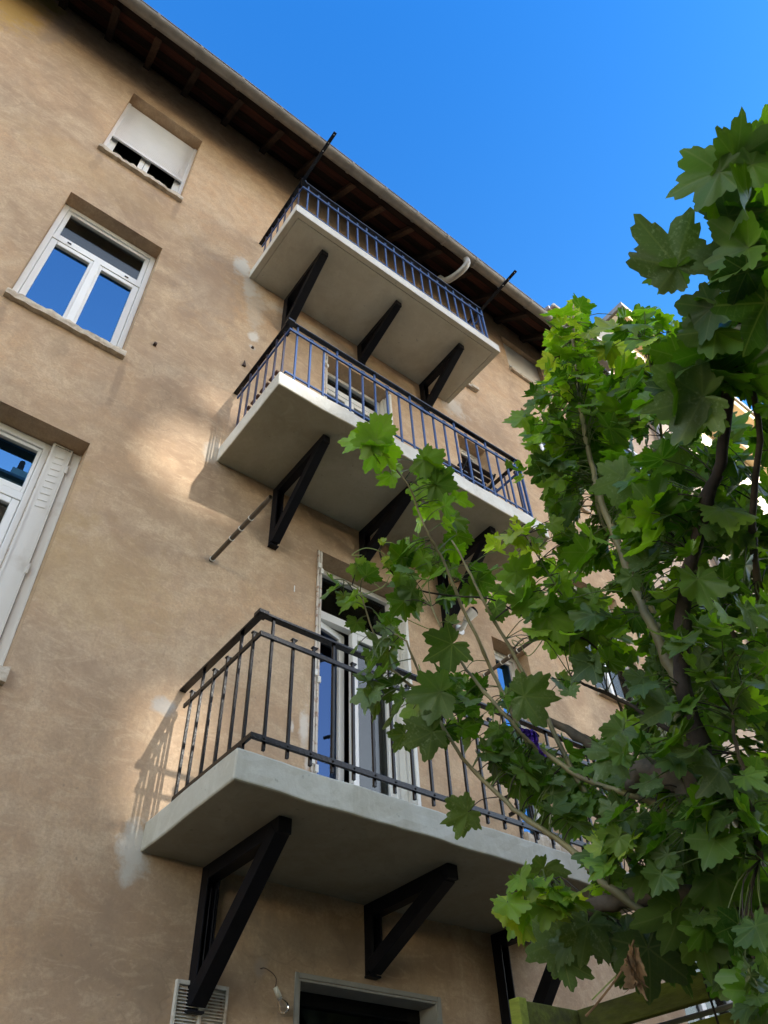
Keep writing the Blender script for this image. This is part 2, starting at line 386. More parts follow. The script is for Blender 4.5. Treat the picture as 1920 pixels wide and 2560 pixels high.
# ------------------------------------------------------------------ our building
BL = thing('apartment_building', 'tan stuccoed apartment building with white windows under a dark timber eave', 'building', (2, 0, GZ))
X0, X1, ZT = -7.0, 7.4, 11.085
# openings x0,x1,z0,z1
OP = [(-.328, .571, 8.25, 10.01), (-.328, .571, 5.285, 7.112), (-.328, .573, 2.345, 4.169),
      (2.446, 3.345, 1.745, 4.195), (2.446, 3.345, 4.75, 7.03), (2.446, 3.345, 7.70, 10.0),
      (4.33, 4.78, 2.36, 4.15), (4.33, 4.78, 5.30, 7.07), (4.33, 4.78, 8.36, 10.0),
      (5.745, 6.60, 9.67, 10.58), (5.745, 6.60, 7.12, 8.70), (5.745, 6.60, 4.11, 5.63), (5.745, 6.60, 1.1, 2.6),
      (2.42, 3.353, -1.45, 1.178),
      (-3.2, -2.3, 8.25, 10.01), (-3.2, -2.3, 5.285, 7.112), (-3.2, -2.3, 2.345, 4.169)]
w = MB()
xs = sorted({X0, X1} | {o[0] for o in OP} | {o[1] for o in OP}); zs = sorted({GZ, ZT} | {o[2] for o in OP} | {o[3] for o in OP})
for i in range(len(xs) - 1):
    for j in range(len(zs) - 1):
        cx = (xs[i] + xs[i + 1]) / 2; cz = (zs[j] + zs[j + 1]) / 2
        if any(o[0] < cx < o[1] and o[2] < cz < o[3] for o in OP): continue
        w.quad((xs[i], 0, zs[j]), (xs[i + 1], 0, zs[j]), (xs[i + 1], 0, zs[j + 1]), (xs[i], 0, zs[j + 1]))
DEP = .34
for (a, b2, c, d) in OP:
    w.quad((a, 0, c), (a, 0, d), (a, DEP, d), (a, DEP, c)); w.quad((b2, 0, c), (b2, DEP, c), (b2, DEP, d), (b2, 0, d))
    w.quad((a, 0, d), (b2, 0, d), (b2, DEP, d), (a, DEP, d)); w.quad((a, 0, c), (a, DEP, c), (b2, DEP, c), (b2, 0, c))
w.cur = 1
w.quad((X0, 6, GZ), (X0, 6, ZT), (X1, 6, ZT), (X1, 6, GZ)); w.quad((X0, 0, GZ), (X0, 0, ZT), (X0, 6, ZT), (X0, 6, GZ)); w.quad((X1, 0, GZ), (X1, 6, GZ), (X1, 6, ZT), (X1, 0, ZT))
w.quad((X0, DEP + .02, GZ), (X1, DEP + .02, GZ), (X1, 6, GZ + .01), (X0, 6, GZ + .01))
for zf in (1.45, 4.5, 7.45, 10.6):
    w.box((X0 + .02, DEP + .01, zf), (X1 - .02, 5.98, zf + .22))
w.build('wall', ['stucco', 'interior'], BL)

# roof with rafters, boards, gutter
rf = MB()
SL = (10.99 - 10.42) / .56                        # roof slope of the soffit
def zs_(y, off=0): return 10.99 + off + y * SL    # y negative outward
p0 = (X0 - .3, -.62, zs_(-.62, .09)); 
rf.hexa([(X0 - .3, -.66, zs_(-.66, .10)), (X1 + .02, -.66, zs_(-.66, .10)), (X1 + .02, 5, zs_(5, .10)), (X0 - .3, 5, zs_(5, .10)),
         (X0 - .3, -.66, zs_(-.66, .17)), (X1 + .02, -.66, zs_(-.66, .17)), (X1 + .02, 5, zs_(5, .17)), (X0 - .3, 5, zs_(5, .17))])
ROOF = rf.build('roof', 'roof_tile', BL)
for k, (ya, yb) in enumerate(((-.655, -.515), (-.510, -.375), (-.370, -.235), (-.230, -.095), (-.09, .05))):
    sb = MB(); sb.hexa([(X0 - .3, ya, zs_(ya, .075)), (X1 + .02, ya, zs_(ya, .075)), (X1 + .02, yb, zs_(yb, .075)), (X0 - .3, yb, zs_(yb, .075)),
                        (X0 - .3, ya, zs_(ya, .097)), (X1 + .02, ya, zs_(ya, .097)), (X1 + .02, yb, zs_(yb, .097)), (X0 - .3, yb, zs_(yb, .097))])
    sb.build('soffit_board', 'soffit_red' if k in (1, 3) else 'soffit_wood', ROOF)
RX = [-3.2, -2.62, -2.03, -1.44, -.87, -.36, .16, .74, 1.33, 1.88, 2.45, 2.95, 3.45, 3.98, 4.55, 5.12, 5.70, 6.28, 6.86, 7.25]
def raft(mat, jit):
    r = MB(); r.hexa([(-.04, -.585, zs_(-.585, -.055 + jit)), (.04, -.585, zs_(-.585, -.055 + jit)), (.04, .02, zs_(.02, -.075)), (-.04, .02, zs_(.02, -.075)),
                      (-.04, -.545, zs_(-.585, .073)), (.04, -.545, zs_(-.585, .073)), (.04, .02, zs_(.02, .073)), (-.04, .02, zs_(.02, .073))])
    return r
proto = {}
for i, x in enumerate(RX):
    warm = 2.3 < x < 3.1 or (i % 7 == 5)
    key = warm
    if key not in proto:
        o = raft('', 0).build('rafter', 'rafter_warm' if warm else 'rafter_wood', ROOF, bevel=.006); proto[key] = o
        o.location = (x + 0, 0, 0); proto[key] = o
    else:
        o = proto[key].copy(); COL.objects.link(o); o.parent = ROOF; o.location = (x, 0, 0)
    o.rotation_euler = (0, 0, 0)
fa = MB(); fa.box((X0 - .3, -.690, 10.34), (X1 + .02, -.662, 10.50)); fa.build('fascia_board', 'soffit_wood', ROOF)
# gutter, half round, slightly sagging
GY, GZc, GR = -.745, 10.29, .075
gu = MB(); nseg = 60; prof = []
for k in range(13):
    t = math.pi + math.pi * k / 12; prof.append((math.cos(t) * GR, math.sin(t) * GR))
prof2 = [(p[0] * .93, p[1] * .93) for p in prof][::-1]
ring = prof + prof2
# rolled bead on the outer lip
def sag(x): return .03 * math.sin((x + 1.5) * .42) + .006 * math.sin(x * 2.3)
base = 0
for i in range(nseg + 1):
    x = X0 - .3 + (X1 + .3 - X0) * i / nseg
    for (a, c) in ring: gu.v.append((x, GY + a, GZc + c + sag(x)))
n = len(ring)
for i in range(nseg):
    for k in range(n):
        a0 = i * n + k; a1 = i * n + (k + 1) % n; gu.f.append((a0, a0 + n, a1 + n, a1)); gu.mi.append(0)
xsx = [X0 - .3 + (X1 + .3 - X0) * i / nseg for i in range(nseg + 1)]
gu.tube([(x, GY - GR, GZc + .004 + sag(x)) for x in xsx], .009, 8)
GUT = gu.build('gutter', 'zinc', BL, smooth=True)
st = MB(); ang = [math.pi * .98 + math.pi * 1.04 * k / 14 for k in range(15)]
for x in (0,):
    pts = [(x, math.cos(a) * (GR + .004), math.sin(a) * (GR + .004)) for a in ang]
    for i in range(14):
        a, c = pts[i], pts[i + 1]; e = 1.06
        st.hexa([(-.016, a[1], a[2]), (.016, a[1], a[2]), (.016, c[1], c[2]), (-.016, c[1], c[2]), (-.016, a[1] * e, a[2] * e), (.016, a[1] * e, a[2] * e), (.016, c[1] * e, c[2] * e), (-.016, c[1] * e, c[2] * e)])
strap = st.build('gutter_strap', 'zinc', GUT); so_ = Vector((0, 0, 0)) - org(BL)
first = True; x = X0
while x < X1:
    o = strap if first else strap.copy()
    if not first: COL.objects.link(o); o.parent = GUT
    o.location = (x, GY, GZc + sag(x)) ; first = False; x += .545
# note: strap mesh was built in gutter space (origin of building); compensate
strapm = strap.data
for v in strapm.vertices: v.co += org(BL)
for o in [o for o in bpy.data.objects if o.data == strapm]: o.location = Vector(o.location) - org(BL)
# swan-neck downpipe from the gutter into the eave
dp = MB(); dp.tube(catmull([(4.30, GY + .02, GZc - .05), (4.30, GY + .02, GZc - .17), (4.27, -.64, GZc - .27), (4.22, -.48, GZc - .30), (4.18, -.36, GZc - .26), (4.17, -.30, GZc - .10)], 6), .048, 14)
dp.build('downpipe', 'zinc_new', GUT, smooth=True)
ms = MB()
for k in range(7):
    ms.tube(catmull([(4.13 + random.uniform(-.12, .12), -.06, 9.82 + random.uniform(-.1, .2)), (4.16 + random.uniform(-.1, .1), -.07, 9.78), (4.1 + random.uniform(-.12, .15), -.05, 9.70 + random.uniform(-.1, .1))], 3), .012, 5)
ms.build('sealing_mortar', 'dead_leaf', GUT)

# ---- window kit
def pane(mb, x0, x1, y, z0, z1): mb.box((x0, y, z0), (x1, y + .006, z1)); return mb
def frame(mb, x0, x1, y0, y1, z0, z1, w, wb=None, wt=None):
    wb = wb or w; wt = wt or w
    mb.box((x0, y0, z0), (x0 + w, y1, z1)); mb.box((x1 - w, y0, z0), (x1, y1, z1))
    mb.box((x0 + w, y0 + .0, z0), (x1 - w, y1, z0 + wb)); mb.box((x0 + w, y0, z1 - wt), (x1 - w, y1, z1)); return mb
def sill(x0, x1, z, name, parent, seed, h=.085):
    rnd = random.Random(seed); m = MB(); nx = 26; rows = []
    for i in range(nx + 1):
        x = x0 + (x1 - x0) * i / nx
        t = z + rnd.uniform(-.010, .006); bt = z - h + rnd.uniform(-.004, .004); f = -.045 + rnd.uniform(-.006, .006)
        rows.append([(x, f, bt), (x, f - .003, (bt + t) / 2), (x, f + rnd.uniform(0, .012), t - .008), (x, f + .03, t), (x, .12, t + .015), (x, .12, bt), ])
    for i in range(nx):
        for k in range(6):
            m.quad(rows[i][k], rows[i + 1][k], rows[i + 1][(k + 1) % 6], rows[i][(k + 1) % 6])
    m.quad(*rows[0][::-1]); m.quad(*rows[-1]); return m.build(name, 'stone_sill', parent)

def casement(zb, zt, x0=-.328, x1=.571, seed=1, ztr=None, upper='glass_soft', y=.13, inner='old'):
    f = MB(); frame(f, x0 + .002, x1 - .002, y, y + .09, zb, zt, .045, .05, .05)
    ztr = ztr or (zt - .58)
    f.box((x0 + .047, y + .005, ztr - .035), (x1 - .047, y + .085, ztr + .035))
    xm = (x0 + x1) / 2 + .003
    F = f.build('window', 'white_pvc', BL, bevel=.004)
    tl = MB(); frame(tl, x0 + .050, x1 - .050, y + .018, y + .07, ztr + .038, zt - .053, .038)
    tl.build('top_sash', 'white_pvc', F, bevel=.004)
    for a, b_ in ((x0 + .050, xm - .002), (xm + .002, x1 - .050)):
        s = MB(); frame(s, a, b_, y + .012, y + .07, zb + .053, ztr - .038, .052, .07, .055); S = s.build('sash', 'white_pvc', F, bevel=.006, seg=3)
        g_ = MB(); pane(g_, a + .048, b_ - .048, y + .042, zb + .12, ztr - .09); g_.build('glass_pane', 'glass_sky_tint', S)
    h = MB(); h.box((xm - .030, y - .004, zb + .06), (xm + .030, y + .012, ztr - .045)); h.build('meeting_stile', 'white_pvc', F, bevel=.006, seg=3)
    g_ = MB(); pane(g_, x0 + .085, x1 - .085, y + .045, ztr + .07, zt - .088); g_.build('top_pane', upper, F)
    bl = MB(); bl.box((x0 + .05, y + .10, ztr + .01), (x1 - .05, y + .11, zt - .055)); bl.build('blind', 'blind_grey', F)
    for q in (x0 + .17, x1 - .20):
        v_ = MB(); v_.box((q, y - .004, ztr - .005), (q + .035, y + .004, ztr + .005)); v_.build('drain_slot', 'black_paint', F)
    if seed: sill(x0 - .012, x1 + .012, zb - .002, 'window_sill', F, seed)
    return F
casement(5.29, 7.108, seed=3, ztr=6.535)
casement(5.29, 7.108, x0=-3.2, x1=-2.3, seed=0)
casement(8.26, 10.005, x0=-3.2, x1=-2.3, seed=0)
casement(2.35, 4.165, x0=-3.2, x1=-2.3, seed=0)

# roller shutter window (top floor)
x0, x1 = -.328, .571
f = MB(); frame(f, x0 + .002, x1 - .002, .19, .25, 8.26, 10.0, .05); xm = .115
F = f.build('window', 'white_pvc', BL, bevel=.004)
for a, b_ in ((x0 + .05, xm - .002), (xm + .002, x1 - .05)):
    s = MB(); frame(s, a, b_, .195, .24, 8.31, 9.95, .055, .07); S = s.build('sash', 'white_pvc', F, bevel=.006)
    g_ = MB(); pane(g_, a + .05, b_ - .05, .22, 8.37, 9.9); g_.build('glass_pane', 'glass_soft', S)
gd = MB(); gd.box((x0 + .001, .125, 8.255), (x0 + .035, .175, 10.0)); gd.box((x1 - .035, .125, 8.255), (x1 - .001, .175, 10.0)); gd.build('guide_rail', 'shutter_white', F, bevel=.003)
rs = MB(); zb_, zt_ = 9.03, 10.003; nsl = 27; hh = (zt_ - zb_) / nsl
for i in range(nsl):
    z = zb_ + i * hh; pr = [(.1500, 0), (.1440, .04), (.1360, .30), (.1360, .60), (.141, .82), (.1500, .96)]
    for k in range(5):
        (ya, fa_), (yb, fb_) = pr[k], pr[k + 1]
        rs.quad((x0 + .036, ya, z + fa_ * hh), (x1 - .036, ya, z + fa_ * hh), (x1 - .036, yb, z + fb_ * hh), (x0 + .036, yb, z + fb_ * hh))
rs.box((x0 + .036, .1375, zb_ - .05), (x1 - .036, .158, zb_ - .001)); rs.box((x0 + .036, .1505, zb_), (x1 - .036, .157, zt_))
rs.build('roller_shutter', 'shutter_white', F)
sill(x0 - .012, x1 + .012, 8.262, 'window_sill', F, 5)

# shared: folded metal shutter leaf w/ pressed louvres. local u along leaf width, built in plane given by fn
def louvre_leaf(P, u0, u1, z0, z1, parent, lz0, lz1, th=.010, mat='old_white', name='shutter_leaf', nl=9):
    """P(u, d, z) -> world point; d = out of the leaf towards the viewer"""
    m = MB()
    def bx(ua, ub, da, db, za, zb):
        m.hexa([P(ua, da, za), P(ub, da, za), P(ub, db, za), P(ua, db, za), P(ua, da, zb), P(ub, da, zb), P(ub, db, zb), P(ua, db, zb)])
    bx(u0, u1, 0, -th, z0, z1)
    bx(u0, u0 + .012, .001, .010, z0, z1); bx(u1 - .012, u1, .001, .010, z0, z1)
    bx(u0 + .012, u1 - .012, .001, .008, z0, z0 + .012); bx(u0 + .012, u1 - .012, .001, .008, z1 - .012, z1)
    a = u0 + (u1 - u0) * .28; b_ = u1 - (u1 - u0) * .26; st_ = (lz1 - lz0) / nl
    for i in range(nl):
        z = lz0 + i * st_; sk = (b_ - a) * .18
        m.hexa([P(a, .001, z), P(b_, .001, z + st_ * .18), P(b_, -.002, z + st_ * .72), P(a, -.002, z + st_ * .55),
                P(a, .0035, z + .004), P(b_, .0035, z + st_ * .18 + .004), P(b_, .002, z + st_ * .74), P(a, .002, z + st_ * .57)])
    return m.build(name, mat, parent)

# first-floor window with the tall metal shutter folded in its reveal
z0, z1 = 2.35, 4.165
f = MB(); frame(f, x0 + .002, .372, .165, .24, z0, z1, .04, .05, .06); f.box((x0 + .042, .17, 3.60), (.332, .235, 3.665))
F = f.build('window', 'white_pvc', BL, bevel=.004)
s = MB(); frame(s, x0 + .045, .330, .175, .225, 3.668, 4.10, .022, .05, .03); s.build('top_sash', 'white_pvc', F, bevel=.004)
g_ = MB(); pane(g_, x0 + .066, .309, .20, 3.715, 4.072); g_.build('top_pane', 'glass_sky_tint', F)
s = MB(); frame(s, x0 + .045, .330, .175, .225, z0 + .052, 3.598, .05, .07, .05); s.build('sash', 'white_pvc', F, bevel=.006)
g_ = MB(); pane(g_, x0 + .09, .285, .20, z0 + .12, 3.55); g_.build('glass_pane', 'glass_soft', F)
cu = MB(); cu.box((x0 + .06, .235, z0 + .1), (.32, .245, 3.50)); cu.build('curtain', 'curtain_pink', F)
Lf = louvre_leaf(lambda u, d, z: (u, .135 - d, z), .376, .508, z0 + .02, z1 - .003, F, 3.57, 4.10)
sd2 = MB(); sd2.box((.3720, .128, z0 + .02), (.3755, .163, z1 - .003)); sd2.build('hinge_edge', 'rusty_white', Lf)
s = MB(); s.box((.513, .139, z0 + .01), (.571, .150, z1 - .006)); s.box((.562, .128, z0 + .01), (.5705, .1385, z1 - .006)); s.build('shutter_jamb', 'old_white', F)
for zz in (3.93, 3.05):
    h = MB(); h.box((.500, .119, zz), (.517, .133, zz + .075)); h.build('hinge', 'old_white', F, bevel=.002)
sill(x0 - .012, .585, 2.348, 'window_sill', F, 9, .10)

# French windows onto the balconies
def french(zb, zt, open_=True, glass='glass_mid', top='glass_soft'):
    a, b_ = 2.446, 3.345; L, Rr = 2.500, 3.312; y = .165
    f = MB(); frame(f, L, Rr, y, y + .07, zb, zt - .004, .035, .045, .05)
    ztr = zb + 1.93
    f.box((L + .035, y + .003, ztr), (Rr - .035, y + .065, ztr + .075))
    D = f.build('french_window', 'white_pvc', BL, bevel=.004)
    t = MB(); t.box((L + .04, y + .035, ztr + .078), (Rr - .04, y + .041, zt - .056)); t.build('top_pane', top, D)
    if not open_:
        bl = MB(); bl.box((L + .04, y + .078, zb + .1), (Rr - .04, y + .088, zt - .06)); bl.build('blind', 'blind_grey', D)
    xm = 2.905
    # fixed right leaf
    s = MB(); frame(s, xm, Rr - .037, y + .006, y + .06, zb + .047, ztr - .003, .052, .12, .06); S = s.build('door_leaf', 'white_pvc', D, bevel=.006, seg=3)
    g_ = MB(); pane(g_, xm + .048, Rr - .085, y + .03, zb + .16, ztr - .055); g_.build('glass_pane', glass, S)
    # left leaf, ajar inwards
    an = R_(13) if open_ else 0; ca, sa = math.cos(an), math.sin(an); hx, hy = L + .038, y + .01; wl = xm - hx - .004
    def Q(u, d, z): return (hx + u * ca - d * sa, hy + u * sa + d * ca, z)
    s = MB()
    def bx(ua, ub, za, zb2, da=0, db=.05):
        s.hexa([Q(ua, da, za), Q(ub, da, za), Q(ub, db, za), Q(ua, db, za), Q(ua, da, zb2), Q(ub, da, zb2), Q(ub, db, zb2), Q(ua, db, zb2)])
    bx(0, .05, zb + .047, ztr - .003); bx(wl - .06, wl, zb + .047, ztr - .003); bx(.05, wl - .06, zb + .047, zb + .17); bx(.05, wl - .06, ztr - .063, ztr - .003)
    S2 = s.build('door_leaf', 'white_pvc', D, bevel=.006, seg=3)
    s = MB(); bx(.048, wl - .058, zb + .165, ztr - .06, .024, .030); s.build('glass_pane', 'glass_door' if open_ else glass, S2)
    # folded shutters in the reveals: edges on the left, leaves on the right
    e = MB()
    for i, (ya, xa) in enumerate(((-.012, 2.449), (-.006, 2.461), (-.010, 2.474), (-.003, 2.485))):
        e.box((xa, ya, zb + .02), (xa + .0085, .15, zt - .01))
    E_ = e.build('shutter_leaf', 'rusty_white', D)
    for zz in (zb + .60, zb + 1.25, zt - .20):
        for q in (0, .04):
            h = MB(); h.box((2.444 + q * .7, -.024, zz - q * 1.2), (2.466 + q * .7, -.0125, zz - q * 1.2 + .05)); h.build('hinge', 'old_white', E_, bevel=.002)
    louvre_leaf(lambda u, d, z: (3.326 - d, u, z), .012, .085, zb + .02, zt - .012, D, zt - .75, zt - .12, .012)
    e = MB(); e.box((3.300, .090, zb + .02), (3.326, .155, zt - .015)); e.box((3.312, -.006, zb + .02), (3.340, .006, zt - .012)); e.build('shutter_jamb', 'old_white', D, bevel=.002)
    return D
D1 = french(1.76, 4.192, True, 'glass_soft')
sil = MB(); sil.box((2.43, -.02, 1.745), (3.36, .16, 1.757)); sil.build('door_sill', 'old_white', D1)
D2 = french(4.80, 7.025, False, 'glass_soft')
french(7.73, 9.99, False)
ch = MB(); ch.tube(catmull([(3.02, .75, 1.95), (2.98, .72, 2.55), (3.05, .70, 2.72), (3.2, .72, 2.72), (3.27, .74, 2.5), (3.3, .75, 1.95)], 4), .014, 6); 
pb = MB(); pb.box((3.0, .70, 2.0), (3.24, .73, 2.62))
tb = thing('wardrobe', 'orange brown wooden cabinet standing inside behind the lowest french window', 'cabinet', (3.1, .9, 1.67))
cb = MB(); cb.box((2.98, .62, 1.68), (3.34, .95, 2.62)); cb.build('cabinet_body', 'interior_wood', tb, bevel=.05)
cb = MB(); cb.box((3.0, .60, 1.75), (3.15, .617, 2.55)); cb.box((3.165, .60, 1.75), (3.32, .617, 2.55)); cb.build('cabinet_door', 'interior_wood', tb, bevel=.004)

# narrow windows
for (zb, zt, cur) in ((2.37, 4.146, 0), (5.305, 7.066, 1), (8.365, 9.996, 0)):
    a, b_ = 4.33, 4.78
    f = MB(); frame(f, a + .002, b_ - .002, .14, .20, zb, zt, .045); F = f.build('window', 'white_pvc', BL, bevel=.004)
    s = MB(); frame(s, a + .05, b_ - .05, .145, .19, zb + .05, zt - .05, .04); s.build('sash', 'white_pvc', F, bevel=.005)
    g_ = MB(); pane(g_, a + .088, b_ - .088, .165, zb + .09, zt - .09); g_.build('glass_pane', 'glass_soft' if cur else 'glass_sky_tint', F)
    if cur:
        cu = MB(); cu.box((a + .06, .205, zb), (b_ - .06, .21, zt - .05)); cu.build('curtain', 'curtain_white', F)
    sill(a - .01, b_ + .05, zb - .004, 'window_sill', F, int(zb * 10))
# stair windows
for (zb, zt) in ((9.68, 10.576), (7.13, 8.696), (4.12, 5.626), (1.11, 2.596)):
    a, b_ = 5.745, 6.60
    f = MB(); frame(f, a + .002, b_ - .002, .10, .17, zb, zt, .05); f.box(((a + b_) / 2 - .03, .104, zb + .05), ((a + b_) / 2 + .03, .166, zt - .05)); F = f.build('window', 'white_pvc', BL, bevel=.004)
    cu = MB(); cu.box((a + .05, .19, zb + .05), (b_ - .05, .195, zt - .05)); cu.build('curtain', 'curtain_white', F)
    g_ = MB(); pane(g_, a + .05, (a + b_) / 2 - .031, .13, zb + .05, zt - .05); g_.build('glass_pane', 'glass_soft', F)
    g_ = MB(); pane(g_, (a + b_) / 2 + .031, b_ - .05, .13, zb + .05, zt - .05); g_.build('glass_pane', 'glass_soft', F)
    if zb > 9:
        q = MB(); q.box((a + .002, .070, zb + .30), (b_ - .002, .085, zt)); q.box((a + .002, .066, zb + .26), (b_ - .002, .089, zb + .298)); q.box((a + .002, .06, zb), (a + .04, .098, zb + .26)); q.build('roller_shutter', 'old_white', F, bevel=.003)
    sill(a - .01, b_ + .01, zb - .004, 'window_sill', F, int(zb * 10), .07)
# courtyard door with rough grey surround
f = MB()
f.box((2.395, -.006, GZ + .01), (2.4195, .05, 1.205)); f.box((3.3535, -.006, GZ + .01), (3.38, .05, 1.205)); f.box((2.4195, -.0055, 1.1785), (3.3535, .05, 1.2045))
f.box((2.4205, -.004, GZ + .05), (2.430, .30, 1.1775)); f.box((3.343, -.004, GZ + .05), (3.3525, .30, 1.1775)); f.box((2.430, -.003, 1.165), (3.343, .30, 1.1775))
DD = f.build('courtyard_door', 'grey_render', BL, bevel=.006)
f = MB(); f.box((2.43, .145, 1.10), (3.343, .20, 1.165)); f.box((2.43, .145, GZ + .05), (2.50, .20, 1.10)); f.box((3.26, .145, GZ + .05), (3.343, .20, 1.10)); f.build('door_frame', 'black_paint', DD, bevel=.004)
g_ = MB(); g_.box((2.50, .17, GZ + .1), (3.26, .176, 1.10)); g_.build('glass_pane', 'glass_mid', DD)
# painted figure 1 on the wall
cu = bpy.data.curves.new('figure', 'FONT'); cu.body = '1'; cu.size = .085; cu.extrude = .0006; cu.align_x = 'CENTER'
to = bpy.data.objects.new('tmp', cu); COL.objects.link(to); bpy.context.view_layer.update()
me = bpy.data.meshes.new_from_object(to.evaluated_get(bpy.context.evaluated_depsgraph_get())); bpy.data.objects.remove(to)
me.materials.clear(); me.materials.append(MATS['white_mark'])
o = bpy.data.objects.new('painted_number', me); link(o, BL); o.rotation_euler = (R_(90), R_(0), 0); o.location = Vector((2.254, -.002, 3.664)) - org(BL)

# ------------------------------------------------------------------ neighbours
NB1 = thing('neighbouring_house', 'taller pinkish beige house adjoining beyond the dark eave, behind the leaves', 'building', (8.7, 0, GZ))
m = MB(); m.box((7.41, .05, GZ), (9.99, 7, 12.98)); m.build('wall', 'stucco_next', NB1)
m = MB(); m.hexa([(7.38, -.12, 13.0), (10.0, -.12, 13.0), (10.0, 6.9, 15.5), (7.38, 6.9, 15.5), (7.38, -.12, 13.1), (10.0, -.12, 13.1), (10.0, 6.9, 15.6), (7.38, 6.9, 15.6)]); m.build('roof', 'zinc', NB1)
m = MB(); m.tube([(7.38, -.19, 12.98), (9.99, -.19, 12.98)], .06, 12); m.build('gutter', 'zinc', NB1, smooth=True)
m = MB(); m.tube([(9.92, -.04, GZ), (9.92, -.04, 12.95)], .055, 12); m.build('downpipe', 'zinc_new', NB1, smooth=True)
def far_window(par, a, b_, zb, zt):
    f = MB(); frame(f, a, b_, .0, .045, zb, zt, .06); f.box(((a + b_) / 2 - .03, .004, zb + .06), ((a + b_) / 2 + .03, .044, zt - .06)); F = f.build('window', 'white_pvc', par)
    g_ = MB(); g_.box((a + .06, .02, zb + .06), (b_ - .06, .024, zt - .06)); g_.build('glass_pane', 'glass_mid', F)
for z in (2.3, 5.3, 8.3, 11.3): far_window(NB1, 8.2, 9.1, z, z + 1.5)
NB2 = thing('cream_house', 'tall cream house with ochre cornice seen through gaps in the leaves', 'building', (14, 0, GZ))
m = MB(); m.box((10.0, -.02, GZ), (17.5, 7, 15.3)); m.build('wall', 'cream', NB2)
m = MB(); m.box((10.0, -.30, 13.1), (17.6, -.021, 13.75)); m.box((10.0, -.45, 15.0), (17.6, -.021, 15.3)); m.build('cornice', 'ochre', NB2, bevel=.03)
m = MB(); m.box((9.95, -.5, 15.305), (17.7, 7, 15.45)); m.build('roof', 'zinc', NB2)
m = MB(); m.tube([(16.6, -.5, 15.2), (16.6, -.2, 14.8), (16.6, -.12, 14.3), (16.6, -.12, GZ)], .07, 12); m.build('downpipe', 'zinc_new', NB2, smooth=True)

# opposite side of the court (behind the viewer): added sun blocker, openings shaped to cast the light patches
OPY = -22.0
OB = thing('opposite_sun_blocker', 'unseen wall for the house opposite, shaped to block the sun around the light patches', 'building', (4, OPY, GZ))
def thru(poly):
    return [(x + SUN.x / -SUN.y * -OPY * 1.0, z + SUN.z / -SUN.y * -OPY) for x, z in poly]
AP = [[(1.17, 5.42), (1.587, 5.575), (2.05, 5.50), (2.05, 5.20), (1.564, 5.12), (1.176, 5.15)],
      [(1.00, 4.70), (1.158, 4.93), (1.60, 4.99), (1.95, 4.93), (1.95, 4.60), (1.72, 4.08), (1.28, 3.98), (1.05, 4.08), (.90, 4.27)],
      [(1.28, 2.44), (1.489, 2.60), (1.86, 2.56), (1.86, 2.36), (1.70, 2.2), (1.70, 1.9), (1.60, 1.70), (1.36, 1.62), (1.27, 2.0)],
      [(5.27, 4.08), (5.36, 4.1), (5.47, 3.8), (5.50, 3.4), (5.36, 3.3), (5.33, 3.7)]]
cv = bpy.data.curves.new('c', 'CURVE'); cv.dimensions = '2D'; cv.fill_mode = 'BOTH'; cv.extrude = .15
def spl(pts):
    s = cv.splines.new('POLY'); s.points.add(len(pts) - 1); s.use_cyclic_u = True
    for i, (x, z) in enumerate(pts): s.points[i].co = (x, z, 0, 1)
spl([(-16, GZ), (15.0, GZ), (15.0, 24.6), (-16, 24.6)])
for p in AP: spl(thru(p))
to = bpy.data.objects.new('tmp', cv); COL.objects.link(to); bpy.context.view_layer.update()
me = bpy.data.meshes.new_from_object(to.evaluated_get(bpy.context.evaluated_depsgraph_get())); bpy.data.objects.remove(to)
me.materials.clear(); me.materials.append(MATS['stucco_next'])
o = bpy.data.objects.new('wall', me); link(o, OB); o.rotation_euler = (R_(90), 0, 0); o.location = Vector((0, OPY, 0)) - org(OB)
m = MB()
for p in AP:
    q = thru(p); a = min(x for x, z in q) - .1; b_ = max(x for x, z in q) + .1; c = min(z for x, z in q) - .1; d = max(z for x, z in q) + .1
    m = MB(); m.quad((a, OPY + .18, c), (b_, OPY + .18, c), (b_, OPY + .18, d), (a, OPY + .18, d)); m.build('sun_dimming_pane', 'sun_dimming_glass', OB)  # added panes that weaken the sun in each opening
m = MB(); m.box((-16.2, OPY - .5, 24.605), (15.2, OPY + .4, 24.75)); m.build('coping', 'zinc', OB)
for cx in (2.2, 7.5, -4):
    m = MB(); m.box((cx - .8, OPY - .4, 24.755), (cx + .8, OPY + .1, 25.4)); C_ = m.build('chimney', 'cream', OB)
    for k in range(3):
        m = MB(); m.tube([(cx - .5 + k * .5, OPY - .15, 25.405), (cx - .5 + k * .5, OPY - .15, 26.1)], [.16, .12], 10); m.build('chimney_pot', 'roof_tile', C_)

HG = thing('blocker_hedge', 'unseen dark hedge added behind the viewer to shade the lower wall', 'hedge', (3, -8, GZ))  # added out of view to darken the lower facade
m = MB(); rnd = random.Random(2); nx_, nz_ = 90, 18; gr = []
for i in range(nx_ + 1):
    row = []
    for k in range(nz_ * 2 + 4):
        f_ = k / (nz_ * 2 + 3); zz = math.sin(math.pi * f_) ** .35 * 5.9; yy = -8.0 + (.8 if f_ < .5 else -.8) * (1 - abs(2 * f_ - 1) ** 1 * 0) * min(1, abs(2 * f_ - 1) * 6)
        row.append((0 + 16 * i / nx_ + rnd.uniform(-.15, .15), yy + rnd.uniform(-.18, .18), GZ + zz + (rnd.uniform(-.2, .2) if 0 < k < nz_ * 2 + 3 else 0)))
    gr.append(row)
for i in range(nx_):
    for k in range(nz_ * 2 + 3): m.quad(gr[i][k], gr[i][k + 1], gr[i + 1][k + 1], gr[i + 1][k])
m.build('blocker_foliage', 'hedge', HG)
